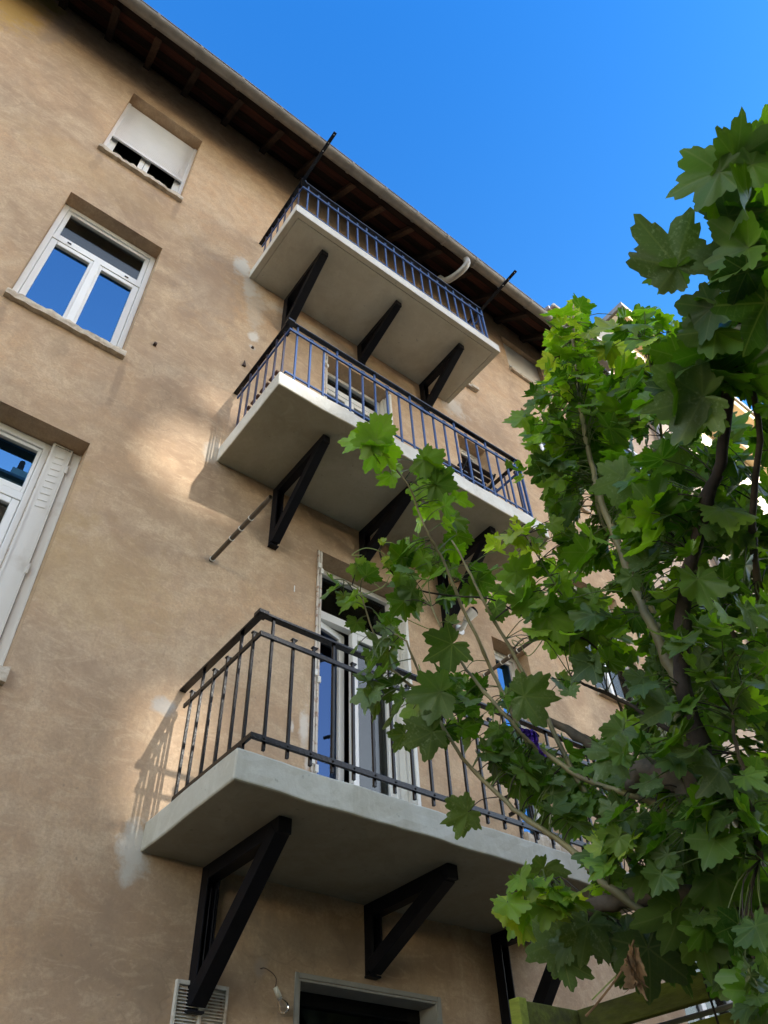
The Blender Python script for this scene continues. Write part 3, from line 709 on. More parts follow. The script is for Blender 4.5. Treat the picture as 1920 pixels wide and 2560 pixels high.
# ------------------------------------------------------------------ balconies
def bal_z(z, T, x): return z + T * (x - 1.4)
SHORTTALL = [1, 0, 0, 1, 0, 0, 1, 0, 0, 1, 0, 0, 0, 1, 0, 0, 1, 0, 0, 1]
def balcony(label, sl, sr, sy, zb, zt, T, rl, rr, ry, zh, zm, zl, ztip, brs, bout, mats, style):
    slabm, underm, railm, handm = mats
    B = thing('balcony', label, 'balcony', ((sl + sr) / 2, 0, zb), 'three balconies stacked on the tan facade')
    if style == 'plate':
        m = MB(); pz = .011
        def zq(x, z): return z + T * (x - 1.4)
        def tb(xa, xb, ya, yb, za, zb_, mi=0):
            m.cur = mi; i = len(m.v)
            P = [(xa, ya, zq(xa, za)), (xb, ya, zq(xb, za)), (xb, yb, zq(xb, za)), (xa, yb, zq(xa, za)), (xa, ya, zq(xa, zb_)), (xb, ya, zq(xb, zb_)), (xb, yb, zq(xb, zb_)), (xa, yb, zq(xa, zb_))]
            m.v += P
            for k, f in enumerate(((0, 3, 2, 1), (4, 5, 6, 7), (0, 1, 5, 4), (1, 2, 6, 5), (2, 3, 7, 6), (3, 0, 4, 7))):
                m.f.append(tuple(i + q for q in f)); m.mi.append(1 if k == 0 else mi)
        tb(sl, sr, sy, .0, zb + pz, zt)
        g = .055; gw = .007
        tb(sl + .001, sr - .001, sy + .001, sy + g, zb, zb + pz + .004); tb(sl + .001, sl + g, sy + g, -.001, zb, zb + pz + .004); tb(sr - g, sr - .001, sy + g, -.001, zb, zb + pz + .004)
        tb(sl + g + gw, sr - g - gw, sy + g + gw, -.001, zb + .001, zb + pz + .003)
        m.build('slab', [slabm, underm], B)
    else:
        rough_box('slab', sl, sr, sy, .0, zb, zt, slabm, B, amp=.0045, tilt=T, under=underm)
    # brackets
    for (bx_, w_, kb) in brs:
        cx = bx_ + w_ / 2; z = bal_z(zb, T, cx) - .001; d = .075
        p = MB()                                  # wall post: channel section
        p.box((bx_, -.014, kb), (bx_ + w_, -.0, z - .002)); p.box((bx_, -d, kb + .02), (bx_ + .009, -.014, z - .01)); p.box((bx_ + w_ - .009, -d, kb + .02), (bx_ + w_, -.014, z - .01))
        p.box((bx_ - .004, -.05, kb - .012), (bx_ + w_ + .004, 0, kb - .0005))
        BR = p.build('bracket', 'bracket_black', B, bevel=.0025)
        a = MB(); a.box((bx_ + .001, bout, z - d), (bx_ + w_ - .001, -.001, z)); a.build('arm', 'bracket_black', BR, bevel=.003)
        s = MB(); s.beam((cx, -.035, kb + .035), (cx, bout + .045, z - .045), w_ + .003, .075, up=(0, 0, 1)); s.build('strut', 'bracket_black', BR, bevel=.003)
        if bx_ < 1.9 and style == 'thick':
            e = MB(); e.tube([(bx_ + w_ * .33, -d - .004, kb + .12), (bx_ + w_ * .33, -d - .004, z - .12)], .003, 6); e.tube([(bx_ + w_ * .7, -d - .004, kb + .12), (bx_ + w_ * .7, -d - .004, z - .12)], .003, 6); e.build('seam', 'bracket_black', BR)
    # railing
    def line(z, w_, h_, off=0.0, ext=0, inset=0):
        q = MB()
        q.beam((rl, ry + off, bal_z(z, T, rl)), (rr, ry + off, bal_z(z, T, rr)), w_, h_)
        for xx, sgn in ((rl, -1), (rr, 1)):
            q.beam((xx, ry + off - w_ / 2 + .0005 - ext, bal_z(z, T, xx) + .0007), (xx, -inset, bal_z(z, T, xx) + .0007), w_ - .0012, h_ - .0012)
        return q
    H = line(zh, .042, .016).build('railing', handm, B, bevel=.0025)
    cap = MB(); cap.box((rl - .03, ry - .03, bal_z(zh, T, rl) - .012), (rl + .03, ry + .03, bal_z(zh, T, rl) + .012)); cap.build('corner_plate', handm, H, bevel=.002)
    line(zm, .014, .028, -.013, inset=.06).build('mid_rail', railm, H, bevel=.002)
    zbar = zl - .05 if style == 'thick' else bal_z(zt, 0, 0) + .004
    if style == 'thick':
        q = line(zl, .016, .030, -.014, inset=.12); 
        for i in range(20):
            x = rl + .065 + i * (rr - rl - .13) / 19
            q.tube([(x, ry - .022, bal_z(zl, T, x)), (x, ry - .028, bal_z(zl, T, x))], .006, 6)
        q.build('bottom_rail', railm, H, bevel=.002)
    else:
        line(zl, .012, .018, 0, inset=.1).build('bottom_rail', railm, H, bevel=.002)
    def bar(tall, nm='baluster'):
        q = MB(); top = (zh - .009) if tall else ztip
        q.box((-.0075, -.0075, zbar), (.0075, .0075, top))
        if not tall:
            q.tube(catmull([(0, 0, top - .012), (0, .002, top + .004), (.004, .012, top + .010), (.012, .022, top + .002)], 3), [.0085] * 9 + [.006], 6)
            q.box((-.013, -.010, top - .004), (.022, .012, top + .003))
        return q
    pt = {}
    def put(x, y, tall, sgn):
        key = (tall, sgn)
        if key not in pt:
            o = bar(tall).build('baluster', 'rail_side_shaded' if sgn and railm == 'blue_paint' else railm, H, bevel=.0015); pt[key] = o
        else: o = pt[key].copy(); COL.objects.link(o); o.parent = H
        o.location = (x, y, T * (x - 1.4))
    # the mesh origin is the balcony's, so shift the shared meshes
    n0 = len(bpy.data.objects)
    for i in range(20):
        x = rl + .075 + i * .1293; put(x, ry, bool(SHORTTALL[i]), 0)
    for xx in (rl, rr):
        for i, y in enumerate((-.146, -.268, -.41, -.553, -.692, -.826)):
            put(xx, y * ry / -.889, i in (1, 4), 1)
    for o in pt.values():
        for v in o.data.vertices: v.co += Vector((org(B).x, org(B).y, org(B).z))
    me_ = {o.data for o in pt.values()}
    for o in bpy.data.objects:
        if o.data in me_: o.location = Vector(o.location) - Vector((org(B).x, org(B).y, 0))
    for o in pt.values():
        for v in o.data.vertices: v.co -= Vector((0, 0, org(B).z)) * 0
    for o in bpy.data.objects:
        if o.data in me_: o.location.z -= org(B).z
    # right-hand corner stanchion
    q = MB(); q.box((rr - .006, ry - .012, zt + .004), (rr + .012, ry + .012, bal_z(zh, T, rr) - .009)); q.build('corner_post', railm, H, bevel=.002)
    return B, H
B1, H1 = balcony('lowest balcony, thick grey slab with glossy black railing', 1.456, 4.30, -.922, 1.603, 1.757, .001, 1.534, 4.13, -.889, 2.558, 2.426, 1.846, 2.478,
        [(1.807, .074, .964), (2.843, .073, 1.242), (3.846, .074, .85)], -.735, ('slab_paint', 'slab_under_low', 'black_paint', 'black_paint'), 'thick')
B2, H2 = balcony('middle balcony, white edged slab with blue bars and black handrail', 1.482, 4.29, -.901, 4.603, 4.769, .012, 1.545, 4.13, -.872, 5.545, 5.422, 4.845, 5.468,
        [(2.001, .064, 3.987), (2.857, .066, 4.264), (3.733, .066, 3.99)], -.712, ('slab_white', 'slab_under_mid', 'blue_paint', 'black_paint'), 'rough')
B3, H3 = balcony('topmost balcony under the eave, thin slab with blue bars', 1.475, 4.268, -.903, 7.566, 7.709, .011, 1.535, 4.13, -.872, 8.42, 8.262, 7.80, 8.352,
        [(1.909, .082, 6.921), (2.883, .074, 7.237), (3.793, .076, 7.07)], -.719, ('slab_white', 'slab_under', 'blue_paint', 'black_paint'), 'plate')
# perforated line-holder bars fixed to the top railing
for k, (xx, lab, za, zb_) in enumerate(((1.524, 'black perforated steel bar jutting out past the gutter, left one', 8.385, 8.425), (4.142, 'black perforated steel bar jutting out beside the bent gutter pipe, right one', 8.42, 8.50))):
    t = thing('line_bar', lab, 'steel bar', (xx, -.3, za), 'clothes line bars')
    m = MB(); m.beam((xx, -.10, za), (xx, -1.495, zb_), .036, .014, up=(0, 0, 1)); m.build('flat_bar', 'black_paint', t, bevel=.002)
    for i in range(3):
        m = MB(); y = -1.47 + i * .10; z = za + (zb_ - za) * ((-y - .1) / 1.395); m.tube([(xx, y, z - .009), (xx, y, z + .009)], .006, 8); m.build('rivet', 'white_mark', t)

# slatted duckboard leaning by the left side of the middle balcony
t = thing('folding_table', 'small brown slatted folding table behind the left railing of the middle balcony', 'table', (1.79, -.38, 4.78))
for i in range(7):
    m = MB(); y = -.605 + i * .072; m.box((1.605, y, 5.228), (1.97, y + .045, 5.248)); m.build('slat', 'slat_wood', t, bevel=.003)
m = MB(); m.box((1.66, -.61, 5.205), (1.68, -.13, 5.227)); m.box((1.90, -.61, 5.205), (1.92, -.13, 5.227)); m.build('batten', 'slat_wood', t)
for x_ in (1.67, 1.91):
    m = MB(); m.tube([(x_, -.58, 4.79), (x_, -.18, 5.205)], .009, 6); m.build('leg', 'black_paint', t)
    m = MB(); m.tube([(x_ + .015, -.18, 4.79), (x_ + .015, -.58, 5.205)], .009, 6); m.build('leg', 'black_paint', t)

# folding bistro chair
t = thing('folding_chair', 'black folding chair with dark slatted seat at the right end of the middle balcony', 'chair', (3.65, -.64, 4.80))
cx, cy, cz = 3.65, -.64, 4.80
for i in range(6):
    m = MB(); y = cy - .16 + i * .062; m.box((cx - .19, y, cz + .445), (cx + .19, y + .045, cz + .462)); m.build('seat_slat', 'rafter_wood', t, bevel=.003)
for s_ in (-1, 1):
    m = MB(); m.tube([(cx + s_ * .185, cy - .2, cz + .02), (cx + s_ * .185, cy + .22, cz + .66 + .2)], .010, 6); m.build('leg', 'black_paint', t)
    m = MB(); m.tube([(cx + s_ * .165, cy + .22, cz + .02), (cx + s_ * .165, cy - .18, cz + .45)], .010, 6); m.build('leg', 'black_paint', t)
for q in (.70, .80):
    m = MB(); m.box((cx - .19, cy + .14 + (q - .7) * .5, cz + q), (cx + .19, cy + .155 + (q - .7) * .5, cz + q + .05)); m.build('back_slat', 'rafter_wood', t, bevel=.003)
m = MB(); m.tube([(cx - .165, cy + .2, cz + .06), (cx + .165, cy + .2, cz + .06)], .008, 6); m.build('stretcher', 'black_paint', t)

# ------------------------------------------------------------------ small things on the wall
def pole(x, zz, l, zz2, label):
    t = thing('line_pole', label, 'pole', (x, 0, zz), 'clothes line poles')
    m = MB(); m.tube([(x, .0, zz), (x, -l, zz2)], .0165, 14, cap=False); m.tube([(x, -l + .001, zz2), (x, -.3, zz)], .012, 12, cap=False); m.build('tube', 'rust_pipe', t, smooth=True)
    for f_ in (.02, .36, .52, .68):
        m = MB(); m.tube([(x, -l * f_, zz + (zz2 - zz) * f_), (x, -l * f_ - .008, zz + (zz2 - zz) * f_)], .0195, 14); m.build('wire_wrap', 'white_mark', t, smooth=True)
plain('rust_pipe', (.12, .095, .07), .5, metal=.3, var=.2, scale=20, bump=.2)
pole(1.575, 3.62, .782, 3.58, 'brown metal tube sticking out of the wall by the first bracket of the middle balcony')
pole(4.154, 3.66, .60, 3.68, 'brown metal tube sticking out of the wall behind the leaves')
t = thing('wall_vent', 'cream louvred metal vent grille low on the wall behind the long bracket', 'vent', (1.88, 0, .8))
m = MB(); a, b_, c, d = 1.742, 2.015, .62, 1.083
frame(m, a, b_, -.022, -.001, c, d, .014, .014, .018); m.box((1.868, -.021, c + .014), (1.888, -.001, d - .018)); m.build('frame', 'vent_paint', t, bevel=.002)
for xa, xb in ((a + .016, 1.866), (1.890, b_ - .016)):
    m = MB(); z = c + .02
    while z < d - .03:
        m.hexa([(xa, -.020, z), (xb, -.020, z), (xb, -.006, z + .008), (xa, -.006, z + .008), (xa, -.019, z + .0025), (xb, -.019, z + .0025), (xb, -.005, z + .0105), (xa, -.005, z + .0105)]); z += .0135
    m.build('louvre', 'vent_paint', t)
m = MB(); m.box((a + .015, -.0045, c + .015), (b_ - .015, -.0005, d - .019)); m.build('back_plate', 'rusty_white', t)
t = thing('hanging_bulb', 'bare light bulb hanging from a wire beside the courtyard door', 'light bulb', (2.19, 0, 1.19))
m = MB(); m.tube(catmull([(2.19, 0, 1.19), (2.20, -.03, 1.186), (2.235, -.045, 1.165), (2.257, -.045, 1.145), (2.262, -.04, 1.125), (2.258, -.04, 1.108)], 5), .0022, 6); m.build('wire', 'rust', t)
m = MB(); m.tube([(2.258, -.04, 1.108), (2.285, -.04, 1.068)], [.0125, .0135], 14); m.build('socket', 'lamp_socket', t, smooth=True)
pts = []; rr_ = []; d_ = Vector((.027, 0, -.040)).normalized(); p_ = Vector((2.285, -.04, 1.068))
for s_, r_ in ((0, .011), (.010, .011), (.016, .013), (.026, .021), (.038, .0265), (.050, .028), (.062, .025), (.071, .016), (.0755, .004)):
    pts.append(p_ + d_ * s_); rr_.append(r_)
m = MB(); m.tube(pts, rr_, 18); m.build('bulb', 'bulb_glass', t, smooth=True)
m = MB(); m.tube([p_, p_ + d_ * .012], .0115, 14); m.build('screw_cap', 'chrome', t, smooth=True)
t = thing('wall_spotlight', 'white wall spotlight with dark round lens right of the lowest french window', 'lamp', (3.93, 0, 4.06))
m = MB(); m.tube([(3.93, 0, 4.04), (3.93, -.05, 4.04), (3.93, -.09, 4.08)], .022, 10); m.tube([(3.93, -.002, 4.04), (3.93, -.012, 4.04)], .05, 16); m.build('mount', 'white_pvc', t, smooth=False)
m = MB(); m.tube([(3.93, -.09, 4.08), (3.95, -.13, 4.13), (3.97, -.16, 4.16)], [.03, .045, .05], 14); m.build('head', 'white_pvc', t)
m = MB(); m.tube([(3.972, -.162, 4.162), (3.98, -.17, 4.17)], [.044, .04], 14); m.build('lens', 'black_paint', t)
t = tag(MB().box((.762, -.030, 5.585), (.788, 0, 5.612)).build('wall_hook', 'rust', None, bevel=.003), 'small rusty iron stub in the wall right of the blue reflecting window', 'hook')
m = MB(); m.hexa([(1.56, -.02, 6.0), (1.592, -.02, 6.0), (1.592, 0, 6.0), (1.56, 0, 6.0), (1.576, -.006, 6.10), (1.579, -.006, 6.10), (1.579, 0, 6.10), (1.576, 0, 6.10)])
tag(m.build('wall_spike', 'rust'), 'pointed rusty iron spike left of the middle balcony railing', 'spike')
tag(MB().box((1.622, -.018, 6.352), (1.646, 0, 6.376)).build('wall_stub', 'rust', None, bevel=.003), 'tiny rusty stub in a pale chip of plaster above the spike', 'stub')
tag(MB().box((4.72, -.06, 8.285), (4.84, -.047, 8.345)).build('stone_offcut', 'stone_sill', None, bevel=.003), 'grey stone sill end right of the topmost balcony', 'stone')

# ------------------------------------------------------------------ pergola
PG = thing('pergola', 'mossy green timber pergola in the bottom right corner', 'pergola', (2.9, -1.8, GZ))
m = MB(); m.box((2.86, -3.6, .712), (2.90, -1.05, .80)); m.build('beam', 'mossy_wood', PG, bevel=.004)
m = MB(); m.box((2.545, -1.41, .60), (2.859, -1.375, .797)); m.build('cross_beam', 'mossy_wood', PG, bevel=.004)
m = MB(); m.box((2.50, -1.43, GZ), (2.543, -1.375, .80)); m.build('post', 'mossy_bright', PG, bevel=.004)
m = MB(); m.box((3.005, -3.6, .60), (3.06, -1.25, .692)); m.build('beam', 'mossy_bright', PG, bevel=.004)
m = MB(); m.tube([(2.995, -3.6, .705), (2.995, -1.25, .705)], .0095, 10); m.build('pipe', 'chrome', PG, smooth=True)
for (x, y) in ((2.88, -3.5), (3.03, -3.5), (3.03, -1.3)):
    m = MB(); m.box((x - .04, y - .04, GZ), (x + .04, y + .04, .598)); m.build('post', 'mossy_wood', PG, bevel=.004)


# ------------------------------------------------------------------ tree and vine
def lerp(a, b, t): return a + (b - a) * t
LOBES = [(-172, .16), (-152, .46), (-133, .44), (-108, .68), (-82, .56), (-60, .82), (-46, .90), (-25, .66), (-9, .86), (0, 1.0), (9, .86), (25, .66), (46, .90), (60, .82), (82, .56), (108, .68), (133, .44), (152, .46), (172, .16)]
GLOBES = [(-172, .30), (-140, .58), (-118, .50), (-92, .74), (-72, .60), (-46, .90), (-24, .72), (0, 1.0), (24, .72), (46, .90), (72, .60), (92, .74), (118, .50), (140, .58), (172, .30)]
def outline(lobes, rnd, n=64):
    out = []
    jit = [rnd.uniform(.88, 1.1) for _ in lobes]
    for i in range(n + 1):
        a = lerp(lobes[0][0], lobes[-1][0], i / n)
        for k in range(len(lobes) - 1):
            if lobes[k][0] <= a <= lobes[k + 1][0]:
                t = (a - lobes[k][0]) / (lobes[k + 1][0] - lobes[k][0])
                r0, r1 = lobes[k][1] * jit[k], lobes[k + 1][1] * jit[k + 1]
                e = t ** 1.15 if r1 > r0 else 1 - (1 - t) ** 1.15     # sharp tips, round notches
                r = lerp(r0, r1, e); break
        if i % 3 == 1: r *= 1 - rnd.uniform(.07, .15)
        out.append((math.sin(R_(a)) * r, math.cos(R_(a)) * r))
    return out
rl_ = random.Random(5)
TEMPL = [outline(LOBES, rl_) for _ in range(5)] + [outline(GLOBES, rl_) for _ in range(3)]
RINGS = (.30, .62, .86, 1.0)
class Leaves:
    def __init__(s): s.v = []; s.f = []; s.uv = []; s.col = []; s.sq = 1
    def add(s, pos, tip, nrm, size, col, mil, kind, rnd, curl=1.0):
        y = Vector(tip).normalized(); z = (Vector(nrm) - y * Vector(nrm).dot(y)).normalized(); x = y.cross(z)
        T = TEMPL[rnd.randrange(5) if kind == 0 else 5 + rnd.randrange(3)]; n = len(T)
        fold = rnd.uniform(.05, .5) * curl; droop = rnd.uniform(.1, .6) * curl; cup = rnd.uniform(-.25, .25) * curl; ph = rnd.uniform(0, 6.28); wv = rnd.uniform(.02, .07) * curl
        tw_ = rnd.uniform(-.3, .3) * curl
        b0 = len(s.v)
        def put(u, v):
            r2 = u * u + v * v; a = math.atan2(u, v)
            h = fold * abs(u) - droop * (v * abs(v)) * .5 + cup * r2 + wv * math.sin(a * 7 + ph) * r2 + tw_ * u * v - .10 * curl * math.sqrt(r2) * (1 - math.cos(a * 360 / 52))*.5
            k = s.sq
            s.v.append(tuple(pos + (x * u * k + y * v + z * h) * size)); s.uv.append((u, v)); s.col.append((col[0], col[1], col[2], mil))
        put(0, 0)
        for r in RINGS:
            for (u, v) in T: put(u * r, v * r)
        for i in range(n - 1):
            s.f.append((b0, b0 + 1 + i, b0 + 2 + i))
            for q in range(len(RINGS) - 1):
                a0 = b0 + 1 + q * n + i; s.f.append((a0, a0 + n, a0 + n + 1, a0 + 1))
    def build(s, parent, name='foliage', mat='leaf'):
        if not s.v: return
        o0 = org(parent)
        me = bpy.data.meshes.new(name); me.from_pydata([(p[0] - o0.x, p[1] - o0.y, p[2] - o0.z) for p in s.v], [], s.f)
        me.materials.append(MATS[mat])
        ca = me.color_attributes.new('leafcol', 'FLOAT_COLOR', 'POINT'); ca.data.foreach_set('color', [c for q in s.col for c in q])
        uvl = me.uv_layers.new(name='uv'); li = [0] * len(me.loops); me.loops.foreach_get('vertex_index', li)
        fl = []
        for i in li: fl += s.uv[i]
        uvl.data.foreach_set('uv', fl)
        me.polygons.foreach_set('use_smooth', [True] * len(me.polygons))
        o = bpy.data.objects.new(name, me); link(o, parent); ORG[o] = o0; return o

# stems: name, material, radii, pixel path (u, v, distance), belongs to tree 0 / vine 1
STEMS = [
 ('golden', 'stem_golden', .024, .006, [(1860, 2120, 2.75), (1760, 1850, 2.8), (1699, 1716, 2.9), (1638, 1586, 3.0), (1590, 1477, 3.1), (1538, 1347, 3.2), (1499, 1234, 3.35), (1475, 1150, 3.5), (1455, 1035, 3.7), (1440, 930, 3.9), (1432, 760, 4.1)]),
 ('golden2', 'stem_golden', .016, .005, [(1820, 1990, 3.1), (1700, 1680, 3.2), (1640, 1540, 3.3), (1560, 1390, 3.4), (1500, 1290, 3.5), (1480, 1180, 3.6)]),
 ('dark', 'bark_dark', .028, .005, [(1800, 2050, 2.5), (1730, 1800, 2.5), (1702, 1651, 2.5), (1716, 1477, 2.5), (1760, 1282, 2.45), (1799, 1152, 2.4), (1825, 1000, 2.35), (1838, 850, 2.3), (1852, 640, 2.25), (1866, 430, 2.2), (1880, 330, 2.2)]),
 ('right', 'bark', .012, .004, [(1900, 1500, 2.6), (1880, 1300, 2.5), (1900, 1100, 2.4), (1870, 900, 2.4), (1845, 760, 2.3), (1850, 650, 2.25)]),
 ('s3', 'stem_golden', .011, .004, [(1560, 2140, 3.0), (1450, 1960, 3.1), (1363, 1785, 3.2), (1311, 1684, 3.25), (1247, 1572, 3.3), (1206, 1497, 3.3), (1169, 1422, 3.35), (1129, 1351, 3.4)]),
 ('s4', 'stem_golden', .009, .003, [(1330, 1880, 3.3), (1260, 1740, 3.35), (1228, 1673, 3.4), (1191, 1587, 3.4), (1154, 1516, 3.45), (1109, 1403, 3.5), (1083, 1359, 3.5), (1064, 1321, 3.5), (1042, 1269, 3.55), (1023, 1217, 3.55), (967, 1142, 3.6), (930, 1075, 3.6)]),
 ('s5', 'stem_golden', .012, .004, [(1700, 2030, 2.9), (1609, 1996, 2.95), (1476, 1954, 3.0), (1387, 1900, 3.05), (1320, 1850, 3.1), (1266, 1792, 3.1), (1210, 1729, 3.15), (1154, 1658, 3.2), (1116, 1598, 3.2), (1079, 1516, 3.25)]),
 ('s6', 'stem_golden', .013, .003, [(1640, 2300, 2.7), (1521, 2217, 2.75), (1470, 2167, 2.8), (1409, 2109, 2.85), (1333, 2058, 2.9), (1268, 2007, 2.95), (1192, 1935, 3.0), (1145, 1881, 3.0), (1101, 1801, 3.05), (1054, 1700, 3.1), (1015, 1605, 3.1), (985, 1585, 3.1)]),
 ('limb', 'bark', .034, .020, [(1830, 2230, 2.6), (1740, 2235, 2.65), (1640, 2240, 2.7), (1560, 2250, 2.8), (1500, 2265, 2.85), (1440, 2295, 2.9), (1385, 2330, 2.95)]),
 ('limb2', 'bark', .040, .026, [(1790, 2080, 2.6), (1720, 1985, 2.7), (1650, 1930, 2.8), (1600, 1920, 2.85), (1580, 1970, 2.9)]),
 ('twig', 'bark_dark', .010, .003, [(1700, 1840, 2.9), (1630, 1799, 2.95), (1569, 1759, 3.0), (1471, 1714, 3.1), (1450, 1704, 3.1), (1426, 1688, 3.15)]),
 ('twig2', 'bark', .020, .010, [(1500, 1880, 3.1), (1420, 1825, 3.2), (1360, 1795, 3.3), (1317, 1777, 3.3)]),
 ('left', 'stem_golden', .006, .002, [(1090, 1760, 3.15), (1010, 1700, 3.15), (965, 1650, 3.2), (925, 1560, 3.2), (900, 1480, 3.25), (860, 1450, 3.3)]),
 ('sprB', 'stem_golden', .008, .003, [(1700, 1300, 3.3), (1660, 1130, 3.5), (1640, 980, 3.6), (1610, 850, 3.7)]),
 ('sprD', 'bark', .008, .003, [(1850, 1620, 2.6), (1810, 1540, 2.6), (1760, 1460, 2.6), (1735, 1400, 2.6)]),
 ('sprE', 'bark', .010, .003, [(1900, 2150, 2.4), (1870, 1980, 2.4), (1840, 1860, 2.4), (1830, 1780, 2.4)]),
 ('sprI', 'petiole', .005, .002, [(1470, 1560, 3.3), (1400, 1480, 3.35), (1350, 1400, 3.4), (1300, 1320, 3.4)]),
 ('sprJ', 'petiole', .006, .002, [(1520, 2290, 2.8), (1440, 2260, 2.75), (1360, 2200, 2.7), (1300, 2190, 2.7)]),
]
TR = thing('maple_tree', 'leafy maple with long upright shoots filling the right side, in front of the balconies', 'tree', (2.3, -2.4, GZ), None)
SP = []                                            # sampled stem points
base_pt = at(1860, 2160, 2.6)
m = MB(); m.tube(catmull([(base_pt.x + .06, base_pt.y - .02, GZ), (base_pt.x + .05, base_pt.y, -.5), (base_pt.x + .02, base_pt.y + .02, .3), tuple(base_pt), tuple(at(1790, 2080, 2.6)), tuple(at(1745, 1960, 2.58)), tuple(at(1715, 1850, 2.56))], 5), [.085, .082, .08, .078, .075, .073, .07, .068, .066, .064, .062, .06, .06, .058, .056, .055, .054, .052, .05, .05, .048, .046, .044, .042, .04, .038, .036, .034, .032, .03, .03][:31], 14, cap=False)
m.build('trunk', 'bark', TR, smooth=True)
BR = {}
LV = {}
for (nm, mat, r0, r1, path) in STEMS:
    pts = catmull([at(*p) for p in path], 4); n = len(pts)
    for i in range(1, n - 1): pts[i] = pts[i] + Vector((random.uniform(-1, 1), random.uniform(-1, 1), random.uniform(-1, 1))) * r0 * .25
    rad = [lerp(r0, r1, i / (n - 1)) * (1.25 if i % 7 == 3 else 1) for i in range(n)]
    m = MB(); m.tube(pts, rad, 9)
    BR[nm] = m.build('branch', mat, TR, smooth=True); LV[nm] = Leaves()
    for p in pts: SP.append((p, nm))
PT = {k: [] for k in BR}
TONES = {
 'dark': ((.036, .092, .014), (.062, .142, .018), .12), 'mid': ((.068, .155, .014), (.115, .225, .018), .08),
 'bright': ((.165, .31, .018), (.24, .39, .025), .04), 'lime': ((.42, .52, .05), (.50, .56, .08), .05), 'grey': ((.075, .135, .045), (.12, .19, .06), .85)}
def inside(poly, x, y):
    c = False; j = len(poly) - 1
    for i in range(len(poly)):
        xi, yi = poly[i]; xj, yj = poly[j]
        if (yi > y) != (yj > y) and x < (xj - xi) * (y - yi) / (yj - yi) + xi: c = not c
        j = i
    return c
HOLES = [(1440, 1790, 48), (1400, 1640, 40), (1545, 1720, 42), (1650, 1080, 34), (1745, 1225, 30), (1480, 1440, 22), (1550, 1500, 26), (1470, 1610, 22), (1590, 1590, 20),
         (1865, 1035, 34), (1810, 1010, 22), (1590, 880, 22), (1500, 905, 18), (1880, 1150, 26), (1760, 1100, 22), (1690, 1400, 18), (1790, 1400, 20), (1850, 1475, 24), (1560, 2160, 24),
         (1600, 2010, 20), (1500, 2040, 18), (1600, 1240, 16), (1720, 730, 20), (1755, 620, 26), (1905, 600, 22), (1725, 830, 16), (1880, 880, 16), (1900, 1270, 16), (1640, 1450, 18), (1740, 1500, 16), (1600, 1660, 18), (1450, 1310, 18), (1590, 1130, 18), (1840, 1380, 14), (1470, 1230, 14), (1540, 1350, 14), (1660, 1560, 18)]
def holed(u, v, sz):
    for (a, b_, r) in HOLES:
        if (u - a) ** 2 + (v - b_) ** 2 < (r * .8 + sz) ** 2: return True
    return False
CAMDN = CF
def one_leaf(p, size, tone, kind, rnd, face=None, tipdir=None, petiole=True, curl=1.0, maxd=.26):
    best = min(SP, key=lambda q: (q[0] - p).length_squared); sp, nm = best
    out = p - sp; d = out.length
    ca, cb, mil = TONES[tone]; t = rnd.random(); rv = rnd.uniform(.72, 1.32); col = tuple(lerp(a, c, t) * rv for a, c in zip(ca, cb))
    if tipdir is None:
        h = Vector((out.x, out.y, out.z * .3)) + Vector((rnd.uniform(-1, 1), rnd.uniform(-1, 1), rnd.uniform(-.5, .5))) * max(.08, d * .7)
        tipdir = h.normalized() + Vector((0, 0, -rnd.uniform(.1, 1.3)))
    if face is None:
        face = Vector((rnd.uniform(-.75, .75), rnd.uniform(-.75, .55), 1.0))
        if rnd.random() < .35: face = face - CF * rnd.uniform(.3, 1.3)
    LV[nm].add(p, tipdir, face, size, col, mil * rnd.uniform(.3, 1.2), kind, rnd, curl)
    if petiole and d < maxd and d > .02:
        mid = (sp + p) / 2 + Vector((0, 0, .12 * d)) + Vector((rnd.uniform(-1, 1), rnd.uniform(-1, 1), 0)) * .06 * d
        PT[nm].append(catmull([sp, mid, p], 3))
GUARD = []
for (nm, mat, r0, r1, path) in STEMS:
    if nm in ('golden', 's3', 's4', 's5', 's6', 'limb', 'limb2', 'twig', 'twig2'):
        lim = {'golden': (1040, 1740), 'golden2': (1200, 1700), 'dark': (880, 1660), 's3': (1340, 1800), 's4': (1180, 1600), 's5': (1480, 2040), 's6': (1600, 2230), 'limb': (2200, 2400), 'limb2': (1900, 2000), 'twig': (1600, 1820), 'twig2': (1700, 1880)}[nm]
        q = catmull([Vector(p) for p in path], 5)
        GUARD += [(p.x, p.y, p.z, 26 if nm in ('golden', 'dark', 'limb') else 15) for p in q if lim[0] < p.y < lim[1]]
def guard(u, v, dd, sp_, rnd):
    for (a, b_, t_, w_) in GUARD:
        if dd < t_ + .06 and (u - a) ** 2 + (v - b_) ** 2 < (w_ + sp_ * .72) ** 2:
            if rnd.random() < .80: dd = t_ + rnd.uniform(.10, .45)
    return dd
def cluster(poly, dist, n, size, tones, seed, kind=0, holes=True, curl=1.0, maxd=.26):
    rnd = random.Random(seed); xs_ = [p[0] for p in poly]; ys_ = [p[1] for p in poly]; k = 0; tries = 0
    while k < n and tries < n * 40:
        tries += 1
        u = rnd.uniform(min(xs_), max(xs_)); v = rnd.uniform(min(ys_), max(ys_))
        if not inside(poly, u, v): continue
        dd = rnd.uniform(*dist); sz = size * rnd.uniform(.5, 1.25); spx = sz / dd * 1926 * .50
        if holes and holed(u, v, spx * .75): continue
        k += 1; dd = guard(u, v, dd, spx, rnd)
        one_leaf(at(u, v, dd), sz, rnd.choice(tones), kind, rnd, curl=curl, maxd=maxd)
D_, M_, B_, L_, G_ = 'dark', 'mid', 'bright', 'lime', 'grey'
